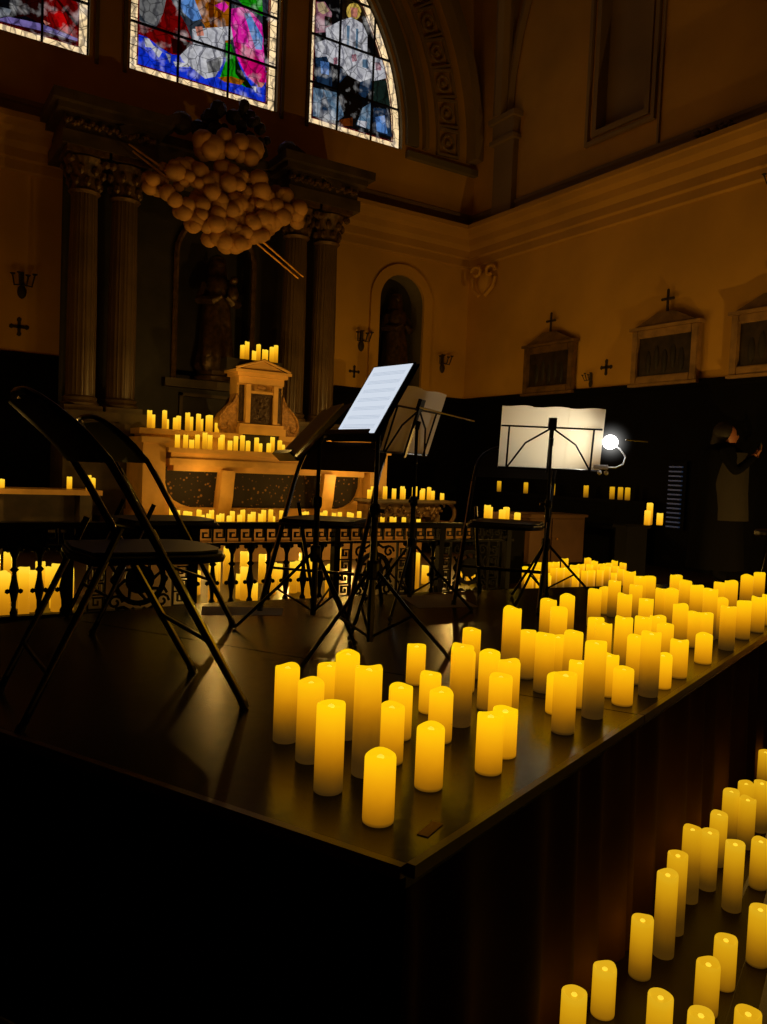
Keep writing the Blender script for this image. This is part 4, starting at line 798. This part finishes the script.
names = {'tabernacle': ('small lit candle on top of the tabernacle', 2.66), 'upper': ('small lit candle on the altar upper shelf', 1.80), 'lower': ('small lit candle on the altar table', 1.60),
         'base': ('small lit candle on the step at the altar foot', .84), 'console': ('small lit candle on the ornate console table', 1.12), 'pedestal': ('lit candle on the black plinth behind the railing', 1.03),
         'three': ('lit candle on the narrow black pillar', 1.04), 'left': ('small lit candle on the side table left of altar', 1.13), 'wall': ('faint lit candle on the ledge along the right wall', 1.225)}
for k, v in ROWS.items():
    lb, z = names[k]; r = .03 if k in ('pedestal', 'three', 'wall') else .026
    for j, c in enumerate(sorted(v, key=scr)):
        candle(c[0], c[1], z, c[2], r, 'waxfar' if k != 'wall' else 'waxfloor', lb+', '+nth(j), lb.replace('small lit candle', 'candles').replace('lit candle', 'candles'), n=14)
for c in RAIL: candle(c[0], c[1], .48, c[2], .032, 'waxfar', 'lit candle standing behind the bars of the black iron railing', 'candles behind the iron railing', n=14)
for c in FIELD: candle(c[0], c[1], .48, c[2], .032, 'wax', 'lit candle in the dense field on the sanctuary floor right of the railing', 'candle field right of the railing', n=14)

# ------------------------------------------------------------------ folding chairs (front = +x)
def folding_chair(label):
    t = thing('folding_chair', label, 'chair', (0, 0, 0), 0, 'black folding chairs on the stage')
    W = .225
    pts = []
    fx = lambda z: .30-.571*z-(1.1*(z-.68)**1.5 if z > .68 else 0)
    for z in (0, .1, .3, .5, .62, .70, .76): pts.append((fx(z), -W, z))
    for a in (15, 35, 55, 75, 90): 
        q = math.radians(a); z = .76+.11*math.sin(q); pts.append((fx(z), -W+.14*(1-math.cos(q)) if a < 90 else -W+.14, z))
    pts2 = [(x, -y, z) for x, y, z in pts][::-1]
    mb = MB(); mb.tube(pts+[(fx(.873), 0, .873)]+pts2, .011, 8); fr = mb.build('back_frame', M['black'], t, smooth=True)
    for sy in (-1, 1):
        mb = MB(); mb.tube([(fx(0), sy*W, 0), (fx(.02), sy*W, .02)], .014, 8); mb.build('foot_cap', M['vinyl'], fr)
        mb = MB(); mb.tube([(fx(.02)+.008, -sy*0+sy*W-.008, .02), (fx(.66)+.008, sy*W-.008, .66)], .004, 5); mb.build('highlight_strip', M['chrome'], fr)  # pale strip along the tube, a highlight put in as colour
    mb = MB()   # padded back rest panel curved between the tubes
    bm = mb.bm; rows = []
    for k in range(7):
        z = .69+k*.026; r = []
        for j in range(9):
            yy = (-1+2*j/8)*(W-.012 if z < .78 else (W-.012)*math.sqrt(max(.1, 1-((z-.78)/.1)**2*.5))); r.append((fx(z)-.015-.025*(1-(j/4-1)**2), yy, z))
        rows.append(r)
    F = [[bm.verts.new((x+.010, y, z)) for x, y, z in r] for r in rows]; Bk = [[bm.verts.new((x-.010, y, z)) for x, y, z in r] for r in rows]
    for G_ in (F, Bk):
        for a, b_ in zip(G_, G_[1:]):
            for j in range(8): bm.faces.new((a[j], a[j+1], b_[j+1], b_[j]))
    for j in range(8): bm.faces.new((F[0][j], F[0][j+1], Bk[0][j+1], Bk[0][j])); bm.faces.new((F[-1][j], F[-1][j+1], Bk[-1][j+1], Bk[-1][j]))
    for k in range(6): bm.faces.new((F[k][0], F[k+1][0], Bk[k+1][0], Bk[k][0])); bm.faces.new((F[k][8], F[k+1][8], Bk[k+1][8], Bk[k][8]))
    mb.build('backrest', M['vinyl'], t, smooth=True)
    mb = MB(); n = 10
    outl = [(-.13, -.19), (.16, -.20), (.235, -.17), (.265, -.10), (.27, 0), (.265, .10), (.235, .17), (.16, .20), (-.13, .19), (-.15, 0)]
    mb.prism(outl, .425, .442, 'z'); mb.prism([(x*.96, y*.94) for x, y in outl], .442, .452, 'z'); mb.build('seat', M['vinyl'], t)
    mb = MB(); mb.tube([(x, y, .426) for x, y in outl], .009, 6, True); mb.build('seat_rim', M['chrome'] if False else M['black'], t, smooth=True)
    for sy in (-1, 1):
        w = (W-.025)*sy; mb = MB(); mb.tube([(-.30, w, 0), (-.29, w, .02), (-.10, w, .43), (-.06, w, .52)], .010, 8); lg = mb.build('rear_leg', M['black'], t, smooth=True)
        mb = MB(); mb.tube([(-.30, w, 0), (-.292, w, .018)], .013, 8); mb.build('foot_cap', M['vinyl'], lg)
        mb = MB(); mb.tube([(-.285+.006, w-.008, .05), (-.10+.006, w-.008, .43)], .0035, 5); mb.build('highlight_strip', M['chrome'], lg)  # painted highlight on the rear leg, same pale steel strip
    mb = MB(); mb.tube([(-.235, -W+.025, .145), (-.235, W-.025, .145)], .007, 6); mb.build('rear_stretcher', M['black'], t)
    mb = MB(); mb.tube([(fx(.2), -W, .2), (fx(.2), W, .2)], .007, 6); mb.build('front_stretcher', M['black'], t)
    return t
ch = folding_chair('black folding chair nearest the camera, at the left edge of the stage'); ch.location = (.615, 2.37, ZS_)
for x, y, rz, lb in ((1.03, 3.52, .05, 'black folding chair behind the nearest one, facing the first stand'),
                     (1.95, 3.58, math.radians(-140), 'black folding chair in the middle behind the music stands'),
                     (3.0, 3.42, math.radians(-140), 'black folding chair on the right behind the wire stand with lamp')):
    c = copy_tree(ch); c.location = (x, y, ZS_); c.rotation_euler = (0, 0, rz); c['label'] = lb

# ------------------------------------------------------------------ music stands (reader stands on -y side, desk faces -y)
def stand(label, x, y, rz, hz, tilt, kind, legrz=0., wd=.5, hd=.32):
    t = thing('music_stand', label, 'music stand', (x, y, ZS_), rz, 'black music stands on the stage')
    mb = MB(); mb.tube([(0, 0, .07), (0, 0, .55)], .013, 8); mb.tube([(0, 0, .55), (0, 0, hz-.02)], .009, 8); mb.build('pole', M['black'], t, smooth=True)
    mb = MB(); mb.lathe([(.02, .30), (.024, .31), (.024, .36), (.02, .37)], 10); mb.build('hub_clamp', M['black'], t)
    mb = MB(); mb.lathe([(.016, .53), (.02, .54), (.02, .57), (.016, .58)], 10); mb.tube([(0, 0, .555), (.045, 0, .555)], .008, 6); mb.build('height_clamp', M['black'], t)
    for k in range(3):
        a = legrz+k*2*PI/3; c_, s_ = math.cos(a), math.sin(a)
        mb = MB(); mb.tube([(.02*c_, .02*s_, .33), (.14*c_, .14*s_, .2), (.33*c_, .33*s_, .009)], .0075, 6); lg = mb.build('leg', M['black'], t, smooth=True)
        mb = MB(); mb.tube([(.01*c_, .01*s_, .09), (.16*c_, .16*s_, .18)], .005, 5); mb.build('brace', M['black'], lg)
        mb = MB(); mb.ball((.33*c_, .33*s_, .013), .013, 1); mb.build('foot_cap', M['vinyl'], lg)
    T = Matrix.Translation((0, -.02, hz)) @ Matrix.Rotation(-tilt, 4, 'X')
    if kind == 'plate':
        mb = MB(); mb.box(-wd/2, wd/2, 0, .006, -hd/2, hd/2, T, .002); mb.box(-wd/2, wd/2, -.045, .0, -hd/2-.004, -hd/2+.004, T); mb.box(-wd/2, wd/2, -.047, -.043, -hd/2-.004, -hd/2+.016, T); mb.build('desk', M['black'], t)
    else:
        mb = MB(); r = .0055
        for z in (hd*.18, -hd*.5): mb.tube([(-wd/2, .004, z), (wd/2, .004, z)], r, 6, mat=T)
        mb.tube([(-wd*.42, .004, hd*.18), (-wd*.42, .004, -hd*.5)], r, 6, mat=T); mb.tube([(wd*.42, .004, hd*.18), (wd*.42, .004, -hd*.5)], r, 6, mat=T)
        for sx in (-1, 1): mb.tube([(0, .012, hd*.18), (sx*wd*.25, .012, -hd*.08), (sx*wd*.42, .012, -hd*.5)], r, 6, mat=T)
        mb.box(-.011, .011, .004, .016, -hd*.55, hd*.22, T); mb.box(-.022, .022, .0, .02, hd*.16, hd*.34, T)
        mb.box(-wd/2, wd/2, -.035, -.002, -hd*.5-.006, -hd*.5, T)
        mb.build('wire_desk', M['black'], t)
    mb = MB(); mb.tube([(0, 0, hz-.04), (0, .01, hz)], .012, 8); mb.build('tilt_joint', M['black'], t)
    return t, T
def on_desk(name, label, cat, stnd, T, mats, wd, hd, thick, zoff, group=None, bend=0.):
    t = thing(name, label, cat, stnd.location, stnd.rotation_euler[2], group)
    return t
# tablet stand
st2, T2 = stand('black music stand holding the bright tablet', 1.55, 2.50, math.radians(-82), .945, math.radians(33), 'plate', .6, .25, .34)
tb = on_desk('tablet', 'tablet computer glowing white with sheet music on a black stand', 'tablet', st2, T2, None, 0, 0, 0, 0)
mb = MB(); mb.box(-.117, .117, -.012, -.004, -.155, .170, T2, .003); mb.build('tablet_body', M['black'], tb)
mb = MB(); mb.box(-.109, .109, -.0135, -.0125, -.146, .161, T2); sc = mb.build('screen', M['screen'], tb)
mb = MB()
for k in range(7):
    for j in range(3): mb.box(-.09, .09, -.0142, -.0136, .130-k*.040-j*.006, .1312-k*.040-j*.006, T2)
mb.build('music_staves', M['screenline'], sc)
# near left stand, desk nearly edge on
st1, T1 = stand('black plate music stand left of the tablet stand, seen edge on', 1.60, 3.05, math.radians(-104), .85, math.radians(42), 'plate', .3, .38, .33)
sh = on_desk('sheet_music', 'white sheet music seen edge on, on the left black stand', 'sheet music', st1, T1, None, 0, 0, 0, 0, 'sheet music')
for dx, dz in ((-.095, .06), (.09, .1)):
    mb = MB(); mb.box(dx-.1, dx+.1, -.008-dz*.2, -.004-dz*.2, -.155, .13, T1); mb.build('page', M['paper'], sh)
# far stand with white pages seen from behind
st3, T3 = stand('black wire music stand behind the tablet, pages seen from the back', 2.29, 3.33, math.radians(209), .955, math.radians(17), 'wire', .2, .52, .34)
sh = on_desk('sheet_music', 'open white pages on the wire stand behind the tablet', 'sheet music', st3, T3, None, 0, 0, 0, 0, 'sheet music')
def pages(T, parent, specs, z0, z1):
    for x0, x1, bend in specs:
        mb = MB(); bm = mb.bm; n = 8; G_ = []
        for i in range(n+1):
            x = x0+(x1-x0)*i/n; y = -.004-bend*math.sin(PI*i/n*.5)
            G_.append([bm.verts.new(T @ Vector((x, y, z0))), bm.verts.new(T @ Vector((x, y-.002, z1+.004*math.sin(i*.7))))])
        for A_, B_ in zip(G_, G_[1:]): bm.faces.new((A_[0], B_[0], B_[1], A_[1]))
        p = mb.build('page', M['paper'], parent, smooth=True)
pages(T3, sh, [(-.29, 0, .0), (0, .24, .0)], -.165, .165)
# right wire stand with lamp
st4, T4 = stand('black wire music stand on the right, lit score seen from behind', 3.11, 3.23, math.radians(147.6), .915, math.radians(12), 'wire', .9, .55, .34)
sh = on_desk('sheet_music', 'wide cream score spread across the right stand, lit by its lamp', 'sheet music', st4, T4, None, 0, 0, 0, 0, 'sheet music')
pages(T4, sh, [(-.285, -.09, .004), (-.09, .11, .0), (.11, .275, .004)], -.165, .17)
# violin bow like rods resting across the stands
for (p, q, lb) in (((2.24, 3.24, 1.765), (2.66, 3.34, 1.73), 'thin dark rod lying across the stand behind the tablet'),
                   ((3.30, 2.88, 1.665), (3.42, 2.84, 1.66), 'short thin rod sticking out beside the stand lamp')):
    mb = MB(); mb.tube([(0, 0, 0), tuple(Vector(q)-Vector(p))], .004, 6); o = mb.build('thin_rod', M['chrome']); o.location = p; tag(o, lb, 'rod')
# stand lamp: clip, gooseneck, head with LED
def cam_pt(px, py, z): return None
LP = Vector((3.37, 2.975, 1.655))
lamp = thing('clip_lamp', 'white glaring clip-on stand lamp with curved neck at the right stand', 'lamp', (3.30, 3.03, 1.52))
o3 = Vector(lamp.location)
mb = MB(); mb.box(-.05, .03, -.012, .012, -.012, .012, Matrix.Rotation(-.57, 4, 'Z'), .003); mb.ball((-.02, .0, -.03), .014, 1); mb.ball((.02, -.01, -.03), .014, 1); mb.build('clip', M['lampwhite'], lamp)
e = Vector((.844, -.536, 0))
mb = MB(); gn = [e*.02+Vector((0, 0, .0)), e*.07+Vector((0, 0, .0)), e*.11+Vector((0, 0, .02)), e*.12+Vector((0, 0, .06)), e*.09+Vector((0, 0, .10)), e*.05+Vector((0, 0, .125))]
mb.tube([tuple(v) for v in gn], .005, 6); mb.build('gooseneck', M['lampwhite'], lamp, smooth=True)
mb = MB(); mb.ball(tuple(e*.035+Vector((0, 0, .135))), .040, 3, (1, 1, .95)); mb.build('lamp_head', M['led'], lamp, smooth=True)
m, nt, b, o_ = newmat('lamp_glow'); N = nt.nodes; Lk = nt.links; nt.nodes.remove(b)  # emission volume painting in the glare round the lamp head
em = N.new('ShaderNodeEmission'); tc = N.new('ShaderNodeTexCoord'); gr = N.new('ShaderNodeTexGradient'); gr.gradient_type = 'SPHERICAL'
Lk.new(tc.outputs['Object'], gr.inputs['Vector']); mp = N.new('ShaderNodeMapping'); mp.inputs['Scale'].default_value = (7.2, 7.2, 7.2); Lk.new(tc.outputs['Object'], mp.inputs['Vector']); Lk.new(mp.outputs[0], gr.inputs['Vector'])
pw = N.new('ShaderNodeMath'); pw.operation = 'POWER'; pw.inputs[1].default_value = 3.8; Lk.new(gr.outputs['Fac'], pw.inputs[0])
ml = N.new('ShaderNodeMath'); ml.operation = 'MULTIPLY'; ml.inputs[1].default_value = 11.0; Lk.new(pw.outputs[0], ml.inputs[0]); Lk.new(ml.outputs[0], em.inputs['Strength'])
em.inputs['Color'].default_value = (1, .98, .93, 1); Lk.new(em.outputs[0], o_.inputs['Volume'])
mb = MB(); mb.ball((0, 0, 0), .14, 3); hz_ = mb.build('glow_halo', m, lamp); hz_.location = e*.035+Vector((0, 0, .135))  # added sphere that carries the painted lamp glare
# stool at the right edge
t = thing('tall_stool', 'dark stool with thin legs at right edge behind the stage candles', 'stool', (4.66, 2.84, ZS_))
mb = MB(); mb.lathe([(.13, .40), (.14, .41), (.14, .43), (.13, .44)], 20); mb.build('seat', M['vinyl'], t)
for k in range(4):
    a = PI/4+k*PI/2; mb = MB(); mb.tube([(.06*math.cos(a), .06*math.sin(a), .40), (.12*math.cos(a), .12*math.sin(a), .0)], .009, 6); mb.build('leg', M['black'], t)

# ------------------------------------------------------------------ person (skin modifier body)
PS = thing('person', 'person in a long black coat and hood in profile, raising a phone to the face', 'person', (7.27, 5.10, .48))
face = Vector((.70, -.72, 0)).normalized(); side = Vector((face.y, -face.x, 0))   # facing right in the photo
def L(f, s_, z): return face*f+side*s_+Vector((0, 0, z))
def skin(name, verts, edges, radii, mat, parent, sub=1, root=0):
    me = bpy.data.meshes.new(name); me.from_pydata([tuple(v) for v in verts], edges, []); me.materials.append(mat)
    o = bpy.data.objects.new(name, me); COL.objects.link(o); o.parent = parent
    sm = o.modifiers.new('skin', 'SKIN'); sm.use_smooth_shade = True
    for i, r in enumerate(radii):
        r = r if isinstance(r, tuple) else (r, r); me.skin_vertices[0].data[i].radius = r; me.skin_vertices[0].data[i].use_root = (i == root)
    ss = o.modifiers.new('sub', 'SUBSURF'); ss.levels = sub; ss.render_levels = sub
    return o
V_ = [L(0, 0, .86), L(0, 0, 1.05), L(.0, 0, 1.22), L(.0, 0, 1.33), L(.02, 0, 1.40), L(.03, 0, 1.50),
      L(.0, .17, 1.30), L(.10, .22, 1.10), L(.24, .12, 1.22), L(.30, .06, 1.27),
      L(.0, -.17, 1.30), L(.10, -.22, 1.10), L(.24, -.12, 1.20), L(.30, -.06, 1.25),
      L(.0, .09, .80), L(.02, .10, .45), L(-.02, .10, .07), L(.10, .11, .03),
      L(.0, -.09, .80), L(.04, -.10, .45), L(.02, -.10, .07), L(.14, -.11, .03)]
E_ = [(0, 1), (1, 2), (2, 3), (3, 4), (4, 5), (3, 6), (6, 7), (7, 8), (8, 9), (3, 10), (10, 11), (11, 12), (12, 13), (0, 14), (14, 15), (15, 16), (16, 17), (0, 18), (18, 19), (19, 20), (20, 21)]
R_ = [(.16, .14), (.14, .12), (.16, .13), (.13, .10), .055, .05, .075, .055, .042, .03, .075, .055, .042, .03, .09, .06, .045, .035, .09, .06, .045, .035]
skin('body', V_, E_, R_, M['coat'], PS, 2)
mb = MB(); cf = lambda a, r, z: (r*(1+.05*math.sin(a*6)), z)
mb.lathe([(.27, .12), (.25, .4), (.22, .75), (.19, .98), (.21, 1.2), (.19, 1.32), (.10, 1.39)], 30, mod=cf); mb.build('coat', M['coat'], PS, smooth=True)
mb = MB(); hc = L(.05, 0, 1.47)
mb.ball(tuple(hc), .10, 3, (.86, .86, 1.16))
for v in mb.bm.verts:   # carve a face profile: nose, brow, chin
    d_ = v.co-hc; f_ = d_.dot(face); s_ = d_.dot(side)
    if f_ > .05:
        z = d_.z
        if abs(s_) < .022 and -.035 < z < .02: v.co += face*.022*(1-(z+.01)**2/.001 if abs(z+.01) < .03 else .2)
        if -.095 < z < -.06: v.co += face*.012
        if .015 < z < .035: v.co -= face*.004
mb.tube([tuple(L(.03, 0, 1.30)), tuple(L(.04, 0, 1.40))], .05, 10)
hd = mb.build('head', M['skin'], PS, smooth=True)
for s_ in (-.03, .03):
    mb = MB(); mb.ball(tuple(hc+face*.082+side*s_+Vector((0, 0, .012))), .011, 2); mb.build('eye', M['hair'], hd)
mb = MB(); mb.ball(tuple(hc+face*.088+Vector((0, 0, -.052))), .016, 2, (1, 1, .35)); mb.build('mouth', M['hair'], hd)
mb = MB(); mb.ball(tuple(hc-face*.045+Vector((0, 0, .03))), .103, 3, (1, 1, 1.12)); mb.tube([tuple(hc-face*.07), tuple(hc-face*.09+Vector((0, 0, -.14))), tuple(hc-face*.07+Vector((0, 0, -.30)))], [.08, .085, .05], 10); mb.build('hair', M['hair'], PS, smooth=True)
# hands with fingers curled round the phone
for sg in (-1, 1):
    w0 = L(.30, sg*.06, 1.26)
    vs = [w0, L(.34, sg*.055, 1.31)]; es = [(0, 1)]; rs = [.026, (.034, .018)]
    for k in range(4):
        b_ = len(vs); off = (k-1.5)*.018
        ln = (.9, 1.05, 1., .8)[k]
        vs += [L(.345+off*.3, sg*.055, 1.335+off*.9), L(.36, sg*(.05-.01*ln), 1.36+off), L(.362, sg*(.025-.01*ln), 1.365+off)]
        es += [(1, b_), (b_, b_+1), (b_+1, b_+2)]; rs += [.010, .009, .008]
    b_ = len(vs); vs += [L(.325, sg*.035, 1.30), L(.335, sg*.02, 1.33)]; es += [(0, b_), (b_, b_+1)]; rs += [.011, .009]
    skin('hand', vs, es, rs, M['skin'], PS, 1)
mb = MB(); mb.lathe([(.24, .62), (.22, .9), (.215, 1.18), (.2, 1.3)], 24, (face.x*.05, face.y*.05, 0)); mb.build('jacket_front', M['brownjacket'], PS, smooth=True)
ph = thing('phone', 'small dark phone held up in both hands at face height', 'phone', tuple(Vector(PS.location)+L(.35, 0, 1.37)), math.atan2(face.y, face.x))
mb = MB(); mb.box(-.005, .005, -.075, .075, -.037, .037, bev=.003); mb.build('phone_body', M['phone'], ph)
mb = MB(); mb.ball((.006, .05, .02), .006, 1); mb.build('camera_lens', M['chrome'], ph)

# ------------------------------------------------------------------ light
def point(name, loc, e, col=(1, .56, .13), rad=0.):
    l = bpy.data.lights.new(name, 'POINT'); l.energy = e; l.color = col; l.shadow_soft_size = rad
    o = bpy.data.objects.new(name, l); COL.objects.link(o); o.location = loc; return o
for x, y, z, e in ((2.9, 8.0, 1.25, 4), (4.6, 8.0, 1.25, 4), (3.1, 8.1, 2.3, 9), (4.6, 8.1, 2.2, 9), (5.6, 7.3, 1.45, 16), (3.0, 6.2, .7, 10), (1.0, 6.1, .72, 8),
                   (5.2, 6.1, .9, 16), (.7, 8.0, 1.35, 6), (2.4, 6.9, .62, 6), (4.0, 6.9, .62, 6), (6.5, 3.4, .55, 92)):
    point('candle_fill', (x, y, z), e, (1, .55, .115))  # added bodiless point lights, strengthening the candlelight on walls and altar
sl = bpy.data.lights.new('score_fill', 'SPOT'); sl.energy = 16; sl.color = (1, .93, .78); sl.spot_size = math.radians(80); sl.spot_blend = 1.0; sl.shadow_soft_size = .03  # added spot, separate from the clip lamp, to brighten the score
so = bpy.data.objects.new('score_fill', sl); COL.objects.link(so); so.location = (3.56, 3.42, 1.74)
so.rotation_euler = (Vector((3.0, 3.2, 1.66))-Vector(so.location)).to_track_quat('-Z', 'Y').to_euler()
w = bpy.data.worlds.new('night'); SC.world = w; w.use_nodes = True
bg = w.node_tree.nodes['Background']; bg.inputs[0].default_value = (.5, .6, 1, 1); bg.inputs[1].default_value = .0008

# ------------------------------------------------------------------ camera
cam = bpy.data.cameras.new('camera'); co = bpy.data.objects.new('camera', cam); COL.objects.link(co)
yaw, pitch, roll = math.radians(32.4), math.radians(-2.92), math.radians(2.43)
f_ = Vector((math.sin(yaw)*math.cos(pitch), math.cos(yaw)*math.cos(pitch), math.sin(pitch))); r_ = Vector((math.cos(yaw), -math.sin(yaw), 0)); u_ = r_.cross(f_)
x_ = r_*math.cos(roll)+u_*math.sin(roll); y_ = -r_*math.sin(roll)+u_*math.cos(roll)
co.matrix_world = Matrix.Translation((0, 0, 1.45)) @ Matrix((x_, y_, -f_)).transposed().to_4x4()
cam.sensor_fit = 'VERTICAL'; cam.sensor_height = 36; cam.lens = 36*805/1024; cam.clip_start = .05
SC.camera = co
SC.view_settings.view_transform = 'Standard'; SC.view_settings.look = 'None'; SC.view_settings.exposure = 0
SC.cycles.use_denoising = True
SC.cycles.max_bounces = 6; SC.cycles.diffuse_bounces = 3; SC.cycles.sample_clamp_indirect = 3
